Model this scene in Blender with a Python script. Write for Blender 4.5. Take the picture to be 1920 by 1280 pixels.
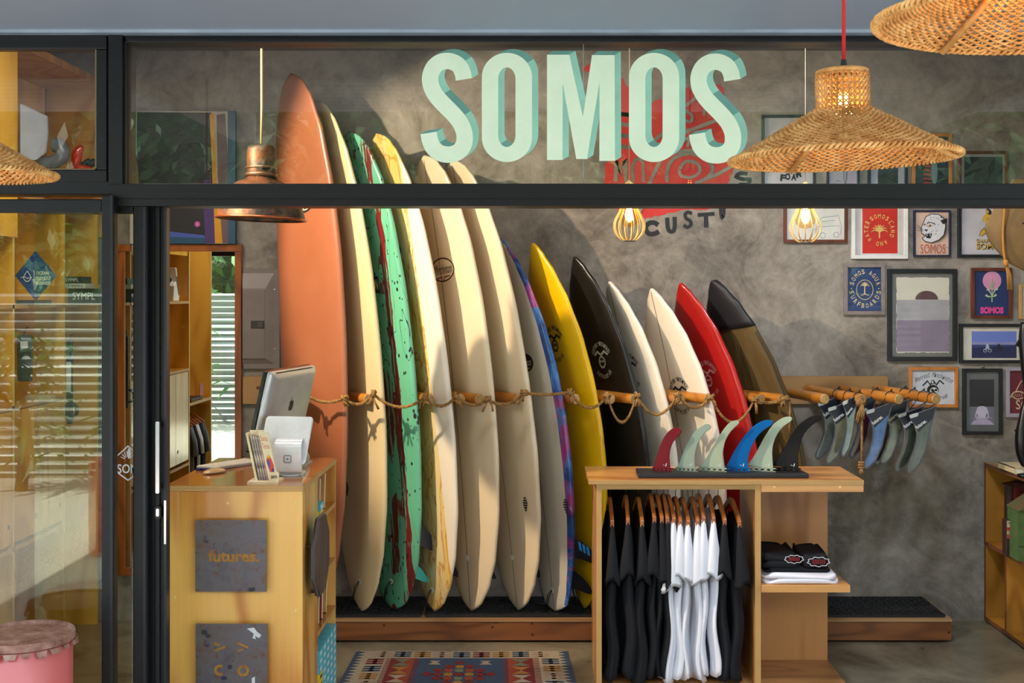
import bpy, bmesh, math, random
from mathutils import Vector, Matrix, noise
for o in list(bpy.data.objects): bpy.data.objects.remove(o)
SC = bpy.context.scene
COL = SC.collection
# ------------------------------------------------------------------ camera
# photograph: 1920x1280, one-point perspective, vanishing point at (1000,550), focal length 2300 px
F, CX, CY, EYE = 2300.0, 1000.0, 550.0, 1.75
cam = bpy.data.cameras.new('camera'); camo = bpy.data.objects.new('camera', cam); COL.objects.link(camo)
camo.location = (0, 0, EYE); camo.rotation_euler = (math.pi/2, 0, 0)
cam.sensor_width = 36; cam.lens = F/1920*36
cam.shift_x = -(CX-960)/1920; cam.shift_y = -(640-CY)/1920
cam.clip_end = 200
SC.camera = camo
# ------------------------------------------------------------------ light and exposure
SC.view_settings.view_transform = 'Standard'; SC.view_settings.look = 'None'
SC.view_settings.gamma = 1; SC.view_settings.use_curve_mapping = False
SC.view_settings.exposure = 0.0
wd = bpy.data.worlds.new('world'); SC.world = wd; wd.use_nodes = True
bg = wd.node_tree.nodes['Background']; bg.inputs[0].default_value = (0.74, 0.86, 1.0, 1); bg.inputs[1].default_value = 6.0
def add_light(name, kind, loc, energy, color, target=None, **kw):
    l = bpy.data.lights.new(name, kind); l.energy = energy; l.color = color
    for k, v in kw.items(): setattr(l, k, v)
    o = bpy.data.objects.new(name, l); COL.objects.link(o); o.location = loc
    if target is not None:
        o.rotation_euler = (Vector(target)-Vector(loc)).to_track_quat('-Z', 'Y').to_euler()
    return o
add_light('sun', 'SUN', (-6, 2, 9), 18.0, (1.0, 0.95, 0.88), target=(-1.5, -0.6, 0.0), angle=0.01)
# unseen fill panels added to brighten the shop interior (housings built further below)
FILL_PANELS = [(-1.7, 4.8, 3.0), (1.0, 5.0, 3.0)]
for p_, e_ in zip(FILL_PANELS, (30, 12)): add_light('fill_panel_light', 'AREA', (p_[0], p_[1], p_[2]-.012), e_, (1.0, 0.95, 0.88), target=(p_[0], p_[1]+.25, 0), shape='RECTANGLE', size=1.2, size_y=.3)
SPOT_POS = (-2.12, 4.72, 2.93)
add_light('track_spot', 'SPOT', SPOT_POS, 400, (1.0, 0.80, 0.56), target=(0.15, 6.25, 1.75), spot_size=math.radians(62), spot_blend=0.35, shadow_soft_size=0.025)
add_light('cool_fill_spot', 'SPOT', (1.15, 4.55, 2.93), 105, (0.70, 0.83, 1.0), target=(1.7, 6.5, 0.75), spot_size=math.radians(95), spot_blend=0.9, shadow_soft_size=0.12)  # added cool fill, stands in for daylight on the lower right wall
# ------------------------------------------------------------------ helpers
def W(px, py, d): return Vector(((px-CX)*d/F, d, EYE-(py-CY)*d/F))
def PX(px, d): return (px-CX)*d/F
def PZ(py, d): return EYE-(py-CY)*d/F
def lin(c): return tuple(((x/255)/12.92 if x/255 <= .04045 else ((x/255+.055)/1.055)**2.4) for x in c)
class MB:
    def __init__(s): s.v=[]; s.f=[]; s.m=[]
    def add(s, vs, fs, mi=0):
        o = len(s.v); s.v += [Vector(v) for v in vs]
        for f in fs: s.f.append(tuple(i+o for i in f)); s.m.append(mi)
        return s
    def box(s, a, b, mi=0):
        x0,y0,z0 = a; x1,y1,z1 = b
        return s.add([(x0,y0,z0),(x1,y0,z0),(x1,y1,z0),(x0,y1,z0),(x0,y0,z1),(x1,y0,z1),(x1,y1,z1),(x0,y1,z1)],
            [(3,2,1,0),(4,5,6,7),(0,1,5,4),(1,2,6,5),(2,3,7,6),(3,0,4,7)], mi)
    def obox(s, c, ex, ey, ez, mi=0):
        c, ex, ey, ez = map(Vector, (c, ex, ey, ez))
        vs = [c+ex*i+ey*j+ez*k for k in (-1,1) for i,j in ((-1,-1),(1,-1),(1,1),(-1,1))]
        return s.add(vs, [(3,2,1,0),(4,5,6,7),(0,1,5,4),(1,2,6,5),(2,3,7,6),(3,0,4,7)], mi)
    def prism(s, pts, off, mi=0, mside=None):
        pts = [Vector(p) for p in pts]; off = Vector(off); n = len(pts)
        s.add(pts+[p+off for p in pts], [tuple(range(n-1,-1,-1)), tuple(range(n,2*n))], mi)
        o = len(s.v)-2*n
        for i in range(n):
            j = (i+1)%n; s.f.append((o+i,o+j,o+n+j,o+n+i)); s.m.append(mi if mside is None else mside)
        return s
    def loft(s, rings, mi=0, cap=True, closed=True, loop=False):
        n = len(rings[0]); o = len(s.v)
        for r in rings: s.v += [Vector(p) for p in r]
        R = len(rings)
        for a in range(R if loop else R-1):
            b = (a+1)%R
            for i in range(n if closed else n-1):
                j = (i+1)%n
                s.f.append((o+a*n+i, o+a*n+j, o+b*n+j, o+b*n+i)); s.m.append(mi)
        if cap and not loop:
            s.f.append(tuple(o+i for i in range(n-1,-1,-1))); s.m.append(mi)
            s.f.append(tuple(o+(R-1)*n+i for i in range(n))); s.m.append(mi)
        return s
    def tube(s, pts, r, n=8, mi=0, closed=False, cap=True, flat=1.0):
        pts = [Vector(p) for p in pts]; N = len(pts)
        rr = r if isinstance(r, (list,tuple)) else [r]*N
        rings = []; up = None
        for i in range(N):
            if closed: t = pts[(i+1)%N]-pts[i-1]
            else: t = pts[min(i+1,N-1)]-pts[max(i-1,0)]
            t.normalize()
            if up is None:
                up = Vector((0,0,1)) if abs(t.z) < .9 else Vector((0,1,0))
            a = (up-t*up.dot(t)); a.normalize(); b = t.cross(a); up = a
            rings.append([pts[i]+a*(rr[i]*math.cos(q))+b*(rr[i]*flat*math.sin(q)) for q in [2*math.pi*k/n for k in range(n)]])
        return s.loft(rings, mi, cap, True, closed)
    def lathe(s, prof, c, n=32, mi=0, axis=None, cap=True):
        c = Vector(c); q = Matrix.Identity(3) if axis is None else Vector((0,0,1)).rotation_difference(Vector(axis)).to_matrix()
        rings = [[c+q@Vector((max(r,1e-5)*math.cos(2*math.pi*k/n), max(r,1e-5)*math.sin(2*math.pi*k/n), z)) for k in range(n)] for r,z in prof]
        return s.loft(rings, mi, cap)
    def rbox(s, a, b, r, mi=0, seg=4):
        """box with rounded vertical-axis (y-normal) outline: rounded rectangle in x-z extruded along y"""
        x0,y0,z0 = a; x1,y1,z1 = b; pts = []
        for cx, cz, a0 in ((x1-r,z1-r,0),(x0+r,z1-r,90),(x0+r,z0+r,180),(x1-r,z0+r,270)):
            for k in range(seg+1):
                t = math.radians(a0+90*k/seg); pts.append((cx+r*math.cos(t), y0, cz+r*math.sin(t)))
        return s.prism(pts, (0,y1-y0,0), mi)
ROOTLOC = {}
def _root(o):
    while o.parent: o = o.parent
    return o
def setp(o, label=None, cat=None, group=None, kind=None):
    if label: o['label'] = label
    if cat: o['category'] = cat
    if group: o['group'] = group
    if kind: o['kind'] = kind
    return o
def thing(name, label, cat, loc, group=None, mat=None):
    o = bpy.data.objects.new(name, None); COL.objects.link(o); o.empty_display_size = .05
    if mat is None: o.location = loc
    else: o.matrix_world = Matrix.Translation(Vector(loc)) @ mat.to_4x4()
    ROOTLOC[o.name] = Vector(loc)
    return setp(o, label, cat, group)
def ob(name, mb, mats, parent=None, smooth=False, label=None, cat=None, group=None, kind=None, local=False, recalc=True, bevel=0, auto=None):
    if not isinstance(mats, (list,tuple)): mats = [mats]
    if parent is not None: off = Vector((0,0,0)) if local else ROOTLOC[_root(parent).name]
    else:
        xs = [v.x for v in mb.v]; ys = [v.y for v in mb.v]; zs = [v.z for v in mb.v]
        off = Vector(((min(xs)+max(xs))/2, (min(ys)+max(ys))/2, min(zs)))
    me = bpy.data.meshes.new(name)
    me.from_pydata([tuple(v-off) for v in mb.v], [], mb.f)
    for m in mats: me.materials.append(m)
    if len(mats) > 1: me.polygons.foreach_set('material_index', mb.m)
    if recalc:
        bm = bmesh.new(); bm.from_mesh(me); bmesh.ops.recalc_face_normals(bm, faces=bm.faces); bm.to_mesh(me); bm.free()
    if smooth: me.polygons.foreach_set('use_smooth', [True]*len(me.polygons))
    me.update()
    o = bpy.data.objects.new(name, me); COL.objects.link(o)
    if parent is not None: o.parent = parent
    else: o.location = off; ROOTLOC[o.name] = off
    if bevel:
        b = o.modifiers.new('bevel', 'BEVEL'); b.width = bevel; b.segments = 2; b.limit_method = 'ANGLE'; b.angle_limit = math.radians(40)
    if smooth and auto:
        me.set_sharp_from_angle(angle=math.radians(auto))
    return setp(o, label, cat, group, kind)
def copy_tree(src, loc, parent=None):
    c = src.copy(); COL.objects.link(c); c.parent = parent
    if parent is None: c.location = loc; ROOTLOC[c.name] = Vector(loc)
    for ch in src.children: copy_tree(ch, None, c)
    return c
def crom(pts, n):
    """Catmull-Rom through pts, n samples per span"""
    pts = [Vector(p) for p in pts]; out = []
    for i in range(len(pts)-1):
        p0 = pts[max(i-1,0)]; p1 = pts[i]; p2 = pts[i+1]; p3 = pts[min(i+2,len(pts)-1)]
        for k in range(n):
            t = k/n
            out.append(.5*((2*p1)+(p2-p0)*t+(2*p0-5*p1+4*p2-p3)*t*t+(3*p1-p0-3*p2+p3)*t**3))
    out.append(pts[-1]); return out
# ------------------------------------------------------------------ materials
class NT:
    def __init__(s, name):
        s.m = bpy.data.materials.new(name); s.m.use_nodes = True; s.t = s.m.node_tree
        s.p = s.t.nodes['Principled BSDF']; s.out = s.t.nodes['Material Output']
    def n(s, typ, **kw):
        x = s.t.nodes.new(typ)
        for k, v in kw.items(): setattr(x, k, v)
        return x
    def l(s, a, b): s.t.links.new(a, b)
    def val(s, sock, v):
        if hasattr(v, 'is_output'): s.l(v, sock)
        else: sock.default_value = v
    def math(s, op, a, b=None, clamp=False):
        x = s.n('ShaderNodeMath', operation=op, use_clamp=clamp); s.val(x.inputs[0], a)
        if b is not None: s.val(x.inputs[1], b)
        return x.outputs[0]
    def mix(s, fac, a, b):
        x = s.n('ShaderNodeMix', data_type='RGBA'); s.val(x.inputs[0], fac)
        for i, c in ((6,a),(7,b)):
            if hasattr(c, 'is_output'): s.l(c, x.inputs[i])
            else: x.inputs[i].default_value = (*lin(c), 1)
        return x.outputs[2]
    def coord(s, scale=(1,1,1), pos=False, rot=(0,0,0)):
        src = s.n('ShaderNodeNewGeometry').outputs['Position'] if pos else s.n('ShaderNodeTexCoord').outputs['Object']
        mp = s.n('ShaderNodeMapping'); mp.inputs['Scale'].default_value = scale; mp.inputs['Rotation'].default_value = rot
        s.l(src, mp.inputs[0]); return mp.outputs[0]
    def noise(s, vec, scale, detail=4, rough=.5, dist=0):
        x = s.n('ShaderNodeTexNoise'); s.l(vec, x.inputs['Vector']); x.inputs['Scale'].default_value = scale
        x.inputs['Detail'].default_value = detail; x.inputs['Roughness'].default_value = rough; x.inputs['Distortion'].default_value = dist
        return x.outputs['Fac']
    def voro(s, vec, scale, feature='F1', rnd=1.0):
        x = s.n('ShaderNodeTexVoronoi', feature=feature); s.l(vec, x.inputs['Vector']); x.inputs['Scale'].default_value = scale
        x.inputs['Randomness'].default_value = rnd
        return x.outputs[0]
    def ramp(s, fac, stops, smooth=False):
        x = s.n('ShaderNodeValToRGB'); s.l(fac, x.inputs[0]); e = x.color_ramp.elements
        if smooth: x.color_ramp.interpolation = 'EASE'
        while len(e) < len(stops): e.new(.5)
        for i, (p, c) in enumerate(stops):
            e[i].position = p; e[i].color = (*lin(c), 1) if isinstance(c, (tuple,list)) else (c,c,c,1)
        return x.outputs[0]
    def bump(s, h, strength=.2, dist=.01):
        x = s.n('ShaderNodeBump'); s.l(h, x.inputs['Height']); x.inputs['Strength'].default_value = strength; x.inputs['Distance'].default_value = dist
        s.l(x.outputs[0], s.p.inputs['Normal'])
    def base(s, c, rough=.5, metal=0, spec=.5, coat=0):
        i = s.p.inputs
        if hasattr(c, 'is_output'): s.l(c, i['Base Color'])
        else: i['Base Color'].default_value = (*lin(c), 1)
        s.val(i['Roughness'], rough); i['Metallic'].default_value = metal
        i['Specular IOR Level'].default_value = spec; i['Coat Weight'].default_value = coat; i['Coat Roughness'].default_value = .08
        return s.m
_mc = {}
def M(c, rough=.5, metal=0, spec=.5, coat=0, var=None, vs=6, bump=0, bs=60, name=None):
    """plain procedural material: colour c, second colour var mixed by noise of scale vs"""
    key = (c, rough, metal, spec, coat, var, vs, bump, bs)
    if key in _mc: return _mc[key]
    t = NT(name or 'mat_%d' % len(_mc)); col = c
    if var is None: var = tuple(max(0, x*.9) for x in c)
    v = t.coord()
    f = t.noise(v, vs, 5, .6); f2 = t.ramp(f, [(.35,0.0),(.65,1.0)])
    col = t.mix(f2, c, var)
    t.base(col, rough, metal, spec, coat)
    if bump: t.bump(t.noise(v, bs, 4), bump, .01)
    _mc[key] = t.m; return t.m
def wood(name, c1, c2, grain='z', scale=1.0, rings=9, rough=.35, coat=.2, seed=0, fine=.35, pos=False, knots=True):
    t = NT(name)
    st = {'z': (1,1,.22), 'x': (.22,1,1), 'y': (1,.22,1)}[grain]
    v = t.coord(tuple(a*scale for a in st), pos=pos)
    mp = t.n('ShaderNodeMapping'); t.l(v, mp.inputs[0]); mp.inputs['Location'].default_value = (seed*3.7, seed*1.9, seed*2.3); v = mp.outputs[0]
    f = t.noise(v, 2.6, 2, .45, .25)
    s = t.math('SINE', t.math('MULTIPLY', f, rings*6.28))
    r = t.math('MULTIPLY_ADD', s, .5); r.node.inputs[2].default_value = .5
    r = t.math('POWER', r, 2.2)
    st2 = {'z': (90,90,2.5), 'x': (2.5,90,90), 'y': (90,2.5,90)}[grain]
    fg = t.noise(t.coord(st2, pos=pos), 1.0, 3, .6)
    big = t.noise(v, .9, 3, .5)
    m = t.math('ADD', t.math('MULTIPLY', r, .62), t.math('MULTIPLY', fg, fine))
    m = t.math('ADD', m, t.math('MULTIPLY', t.math('SUBTRACT', big, .5), .8), clamp=True)
    t.base(t.mix(m, c1, c2), rough, 0, .5, coat)
    t.bump(fg, .04, .004)
    return t.m
def plyedge(name, axis, c1, c2, n=260):
    t = NT(name); v = t.coord(pos=True); sx = t.n('ShaderNodeSeparateXYZ'); t.l(v, sx.inputs[0])
    s = t.math('SINE', t.math('MULTIPLY', sx.outputs['XYZ'.index(axis)], n*6.28))
    r = t.math('GREATER_THAN', s, .25)
    nz = t.noise(t.coord((6,6,6) if axis != 'Z' else (6,6,40), pos=True), 1.5, 3)
    m = t.math('ADD', t.math('MULTIPLY', r, .7), t.math('MULTIPLY', nz, .3), clamp=True)
    t.base(t.mix(m, c1, c2), .5); return t.m
def glassm(name, refl=.06, tint=(1,1,1), rough=0.0):
    t = NT(name); t.t.nodes.remove(t.p)
    tr = t.n('ShaderNodeBsdfTransparent'); tr.inputs[0].default_value = (*tint, 1)
    gl = t.n('ShaderNodeBsdfGlossy'); gl.inputs['Roughness'].default_value = rough
    lw = t.n('ShaderNodeLayerWeight'); lw.inputs[0].default_value = .5
    f = t.math('MULTIPLY_ADD', t.math('POWER', lw.outputs['Facing'], 4.0), .85); f.node.inputs[2].default_value = refl
    mx = t.n('ShaderNodeMixShader'); t.l(f, mx.inputs[0]); t.l(tr.outputs[0], mx.inputs[1]); t.l(gl.outputs[0], mx.inputs[2])
    t.l(mx.outputs[0], t.out.inputs[0]); return t.m
def emitm(name, c, s):
    t = NT(name); t.p.inputs['Emission Color'].default_value = (*lin(c), 1); t.p.inputs['Emission Strength'].default_value = s
    t.p.inputs['Base Color'].default_value = (*lin(c), 1); return t.m
# concrete wall, floor, gravel
t = NT('concrete_wall'); v = t.coord(pos=True)
a = t.noise(v, 1.1, 6, .6, .8); b = t.noise(t.coord((1,1,1), True, (0,.7,0)), 3.2, 8, .68, 1.6); c_ = t.noise(v, 14, 6, .7, 1.0)
f = t.math('ADD', t.math('MULTIPLY', a, .45), t.math('ADD', t.math('MULTIPLY', b, .45), t.math('MULTIPLY', c_, .2)))
CON = t.base(t.ramp(f, [(.38,(76,69,62)),(.47,(114,105,95)),(.55,(141,132,120)),(.66,(170,160,148))]), .62, 0, .35)
t.bump(t.math('ADD', b, t.math('MULTIPLY', c_, .4)), .12, .01)
t = NT('concrete_floor'); v = t.coord(pos=True)
f = t.noise(v, 1.6, 7, .62, 1.2)
FLOORM = t.base(t.ramp(f, [(.3,(92,84,68)),(.5,(128,119,98)),(.7,(152,142,118))]), .22, 0, .5); t.bump(t.noise(v, 4, 3), .02, .01)
t = NT('gravel'); v = t.coord(pos=True); f = t.voro(v, 55); g = t.noise(v, 22, 5, .7)
GRAV = t.base(t.mix(g, (150,145,135), (215,208,194)), .9); t.bump(f, .8, .02)
t = NT('soffit_paint'); SOFF = t.base((152,164,184), .55)
t = NT('porch_board'); v = t.coord(pos=True); PORCH = t.base(t.mix(t.noise(v, 3, 4), (205,208,210), (188,190,192)), .6)
t = NT('frame_black'); v = t.coord(pos=True); f = t.noise(v, 40, 5, .7)
FR = t.base(t.ramp(f, [(.3,(13,13,16)),(.62,(19,20,24)),(.76,(34,36,42))]), .42, 0, .35)
FR2 = M((30,33,42), .4, .2)
ALU = M((175,188,205), .4, .3)
CHROME = M((200,200,205), .15, 1.0)
BLACK = M((18,18,20), .5); BLACKG = M((14,14,16), .25)
WHITE = M((236,236,236), .3); CREAM = M((226,214,186), .4)
GLASS = glassm('window_glass', .04, (.84,.86,.86))
DGLASS = glassm('door_glass', .05, (.92,.95,.88))
PANE = glassm('picture_glass', .018)
PLY = wood('ply_counter', (242,188,98), (178,102,30), 'z', 1.3, 4, .32, .35, 1, fine=.25)
PLYT = wood('ply_table', (214,156,90), (168,104,50), 'x', 1.4, 5, .38, .25, 2, fine=.25)
PLYTV = wood('ply_table_panel', (208,148,86), (160,98,48), 'z', 1.4, 5, .4, .2, 3, fine=.25)
PLYC = wood('ply_cabinet', (226,174,74), (178,122,38), 'z', 1.3, 5, .18, .6, 4, fine=.2)
PLYD = wood('ply_top', (186,118,46), (140,80,26), 'y', 1.5, 6, .15, .6, 5, fine=.25)
PLYS = wood('ply_shelf_right', (184,128,50), (140,90,28), 'z', 1.5, 5, .35, .3, 6, fine=.25)
PLYUP = wood('ply_upper', (206,150,78), (158,100,44), 'z', 1.1, 9, .35, .3, 7, fine=.15)
HARD = wood('hardwood', (146,88,44), (96,52,24), 'x', 1.6, 8, .4, .15, 8, fine=.4)
PINE = wood('pine_plank', (190,146,92), (150,104,58), 'x', 1.4, 6, .45, .1, 9, fine=.3)
DOWEL = wood('dowel', (196,128,46), (160,94,28), 'y', 2.5, 5, .3, .4, 10, fine=.3)
DOWELV = wood('stained_frame', (168,92,34), (120,60,20), 'z', 2.5, 5, .35, .3, 11, fine=.3)
ENDG = M((205,168,110), .6, var=(170,125,70), vs=60)
EDZ = plyedge('ply_edge_z', 'Z', (214,170,104), (130,84,40), 210)
EDX = plyedge('ply_edge_x', 'X', (220,176,108), (140,92,44), 210)
EDY = plyedge('ply_edge_y', 'Y', (190,138,66), (122,76,34), 210)
# ------------------------------------------------------------------ flat art (paint, print) helper
_tx = {}
def text2d(body, bold=0.0):
    k = (body, bold)
    if k in _tx: return _tx[k]
    cu = bpy.data.curves.new('t', 'FONT'); cu.body = body; cu.offset = bold; cu.resolution_u = 3; cu.fill_mode = 'FRONT'
    o = bpy.data.objects.new('t', cu); COL.objects.link(o)
    me = bpy.data.meshes.new_from_object(o.evaluated_get(bpy.context.evaluated_depsgraph_get()))
    vs = [(v.co.x, v.co.y) for v in me.vertices]; fs = [tuple(p.vertices) for p in me.polygons]
    bpy.data.objects.remove(o); bpy.data.curves.remove(cu); bpy.data.meshes.remove(me)
    if not vs: _tx[k] = ([], [], 0); return _tx[k]
    x0 = min(v[0] for v in vs); x1 = max(v[0] for v in vs); y0 = min(v[1] for v in vs); y1 = max(v[1] for v in vs)
    h = max(y1-y0, .01)
    _tx[k] = ([((x-x0)/h, (y-y0)/h) for x,y in vs], fs, (x1-x0)/h); return _tx[k]
class Art:
    """flat shapes in picture coordinates (x right, y down); mp(x, y, layer) gives the world point"""
    def __init__(s, mp): s.mp = mp; s.b = MB(); s.mats = []; s.k = 0
    def mi(s, m):
        if m not in s.mats: s.mats.append(m)
        return s.mats.index(m)
    def poly(s, pts, m, lay=None):
        if lay is None: s.k += 1; lay = s.k
        s.b.add([s.mp(x, y, lay) for x,y in pts], [tuple(range(len(pts)))], s.mi(m)); return s
    def rect(s, x0, y0, x1, y1, m, lay=None): return s.poly([(x0,y0),(x1,y0),(x1,y1),(x0,y1)], m, lay)
    def ell(s, cx, cy, rx, ry, m, n=24, a0=0, a1=360, lay=None):
        full = a1-a0 >= 360
        return s.poly([(cx+rx*math.cos(math.radians(a0+(a1-a0)*i/n)), cy+ry*math.sin(math.radians(a0+(a1-a0)*i/n))) for i in range(n if full else n+1)], m, lay)
    def stroke(s, pts, w, m, closed=False, sm=0, lay=None):
        if lay is None: s.k += 1; lay = s.k
        if sm: pts = [(p.x, p.y) for p in crom([(x,y,0) for x,y in (pts+[pts[0]] if closed else pts)], sm)]
        n = len(pts); ws = w if isinstance(w, (list,tuple)) else [w]*n
        if len(ws) != n: ws = [ws[0]+(ws[-1]-ws[0])*i/(n-1) for i in range(n)]
        L = []; R = []
        for i in range(n):
            if closed and not sm: a = pts[i-1]; c = pts[(i+1)%n]
            else: a = pts[max(i-1,0)]; c = pts[min(i+1,n-1)]
            dx, dy = c[0]-a[0], c[1]-a[1]; l = math.hypot(dx,dy) or 1
            k = 1.0
            if 0 < i < n-1:
                e1 = Vector((pts[i][0]-a[0], pts[i][1]-a[1])); e2 = Vector((c[0]-pts[i][0], c[1]-pts[i][1]))
                if e1.length > 1e-6 and e2.length > 1e-6: k = 1/max(.6, math.cos(e1.angle(e2)/2))
            nx, ny = -dy/l*ws[i]/2*k, dx/l*ws[i]/2*k
            L.append((pts[i][0]+nx, pts[i][1]+ny)); R.append((pts[i][0]-nx, pts[i][1]-ny))
        vs = [s.mp(x, y, lay) for x,y in L+R]; fs = [(i,i+1,n+i+1,n+i) for i in range(n-1)]
        if closed and not sm: fs.append((n-1,0,n,2*n-1))
        s.b.add(vs, fs, s.mi(m)); return s
    def ring(s, cx, cy, rx, ry, w, m, n=28, a0=0, a1=360, lay=None):
        p = [(cx+rx*math.cos(math.radians(a0+(a1-a0)*i/n)), cy+ry*math.sin(math.radians(a0+(a1-a0)*i/n))) for i in range(n+1)]
        return s.stroke(p, w, m, lay=lay)
    def text(s, body, x, y, h, m, w=None, rot=0, bold=.012, shear=0, anchor='l', lay=None, taper=0):
        """baseline-left at (x,y), height h (down is +y), optional width w, rot degrees counter-clockwise"""
        if lay is None: s.k += 1; lay = s.k
        vs, fs, tw = text2d(body, bold)
        if not vs: return s
        sx = (w/tw) if w else h
        W_ = tw*sx; ox = {'l':0, 'c':-W_/2, 'r':-W_}[anchor]
        c, sn = math.cos(math.radians(rot)), math.sin(math.radians(rot)); out = []
        for a, b in vs:
            u = ox+a*sx+shear*b*h; q = b*h
            out.append(s.mp(x+u*c-q*sn, y-u*sn-q*c, lay))
        s.b.add(out, fs, s.mi(m)); return s
    def arc(s, body, cx, cy, rx, ry, h, m, a0, a1, inward=False, bold=.012, wid=.75):
        """letters along an ellipse; angles in degrees clockwise from top"""
        n = len(body); s.k += 1; L = s.k
        for i, ch in enumerate(body):
            if ch == ' ': continue
            t = math.radians(a0+(a1-a0)*(i/(n-1) if n > 1 else 0))
            x, y = cx+rx*math.sin(t), cy-ry*math.cos(t)
            r = -math.degrees(t)+(180 if inward else 0)
            if ch == '.': s.ell(x, y, h*.12, h*.12, m, 8, lay=L); continue
            rr = math.radians(r)
            # baseline centre shifted half a letter down
            s.text(ch, x+math.sin(rr)*-(-h/2)*1, y+math.cos(rr)*h/2, h, m, w=h*wid, rot=r, bold=bold, anchor='c', lay=L)
        return s
    def build(s, name, parent=None, **kw): return ob(name, s.b, s.mats, parent, recalc=False, **kw)
def wallmap(d, step=.0006): return lambda x, y, lay: W(x, y, d-lay*step)
# ------------------------------------------------------------------ the setting
DW, DF = 6.57, 4.18       # depth of back wall and of shop front
XL, XR, ZC = -2.62, 2.85, 3.05
def struct(name, mb, mats, parent=None, **kw): return ob(name, mb, mats, parent, kind='structure' if parent is None else None, **kw)
struct('floor', MB().box((XL,DF-.12,-.1),(XR,DW,0)), FLOORM)
struct('wall_back', MB().box((XL-.2,DW,-.1),(XR+.2,DW+.15,ZC)), CON)
struct('wall_left', MB().box((XL-.2,DF+.05,-.1),(XL,DW,ZC)), CON)
struct('wall_right', MB().box((XR,DF-.1,-.1),(XR+.2,DW,ZC)), CON)
struct('ceiling', MB().box((XL-.2,DF-.1,ZC),(XR+.2,DW+.15,ZC+.15)), M((120,118,116), .7))
struct('ground', MB().box((-9,-9,-.12),(9,DF-.12,-.02)), GRAV)
# porch: smooth soffit beam over the shop front, board ceiling further out with two beams
zt = PZ(55, DF-.07)-.035
struct('trim_soffit', MB().box((-4.5,3.3,zt+.035),(4.5,DF+.05,zt+.4)), SOFF)
pc = struct('ceiling_porch', MB().box((-4.5,.5,2.94),(4.5,3.3,3.05)), PORCH)
bd = None
for i in range(20):
    y0 = .5+i*2.8/20
    o = ob('board', MB().box((-4.5,y0+.006,2.915),(4.5,y0+.134,2.94)), PORCH, pc)
for i, x in enumerate((-1.9, 2.25)):
    struct('trim_%d' % (i+3), MB().box((x,.5,2.72),(x+.12,3.3,2.915)), M((205,200,190), .6))
for i, x in enumerate((-4.4, 4.3)):
    struct('wall_porch_%d' % (i+1), MB().box((x,2.2,-.1),(x+.1,DF,2.95)), M((150,150,150), .8))
struct('wall_front_left', MB().box((-4.4,DF-.05,-.1),(-2.78,DF+.1,2.95)), CON)
struct('wall_front_right', MB().box((3.05,DF-.05,-.1),(4.4,DF+.1,2.95)), CON)
# aluminium flashing strip along the head
struct('trim_flashing', MB().box((-2.8,DF-.07,PZ(61,DF-.07)),(3.05,DF+.05,zt+.035)), ALU)
# black frame members
def fbar(mb, px0, px1, py0, py1, d, dep=.06, mi=0):
    mb.box((PX(px0,d), d, PZ(py1,d)), (PX(px1,d), d+dep, PZ(py0,d)), mi)
XR_PX = 1000+2.85*F/DF; XL_PX = 1000-2.78*F/DF
fm = MB()
fbar(fm, XL_PX, XR_PX, 61, 80, DF-.02, .1); fbar(fm, 240, XR_PX, 71, 79, DF-.035, .02)
struct('trim_head', fm, FR, bevel=.003)
fm = MB(); fbar(fm, 212, XR_PX, 344, 386, DF-.03, .13); fbar(fm, 212, XR_PX, 372, 374, DF-.033, .02)
fbar(fm, XL_PX, 213, 340, 364, DF-.03, .13)
struct('trim_lintel', fm, FR, bevel=.003)
fm = MB(); fbar(fm, 203, 229, 61, 345, DF-.035, .12); fbar(fm, 229, 236, 70, 345, DF-.02, .1, 0); fbar(fm, 236, 241, 78, 345, DF, .08)
struct('trim_mullion', fm, FR, bevel=.002)
# awning window upper left
w1 = thing('window_1', None, None, W(90, 340, DF)); w1['kind'] = 'structure'
fm = MB()
d = DF-.03
fbar(fm, XL_PX, 200, 64, 92, d, .05); fbar(fm, XL_PX, 200, 318, 341, d, .05); fbar(fm, 181, 200, 92, 318, d, .05); fbar(fm, XL_PX, XL_PX+20, 92, 318, d, .05)
ob('window_sash', fm, FR, w1, bevel=.004)
fm = MB(); fbar(fm, 178, 181, 90, 320, d+.005, .03); fbar(fm, XL_PX, 181, 316, 318.5, d+.005, .03)
ob('glazing_bead', fm, M((120,100,70), .6), w1)
ob('pane', MB().box((PX(XL_PX,DF), DF, PZ(322,DF)), (PX(184,DF), DF+.005, PZ(88,DF))), GLASS, w1)
# long fixed window with the lettering: two panes meeting at a joint
w2 = thing('window_2', None, None, W(900, 345, DF)); w2['kind'] = 'structure'
ob('pane', MB().box((PX(240,DF), DF+.006, PZ(346,DF)), (PX(1094,DF)-.001, DF+.011, PZ(78,DF))), GLASS, w2)
ob('pane', MB().box((PX(1094,DF)+.001, DF+.006, PZ(346,DF)), (2.85, DF+.011, PZ(78,DF))), GLASS, w2)
ob('silicone_joint', MB().box((PX(1094,DF)-.0012, DF+.005, PZ(346,DF)), (PX(1094,DF)+.0012, DF+.012, PZ(78,DF))), M((150,165,160), .3), w2)
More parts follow.
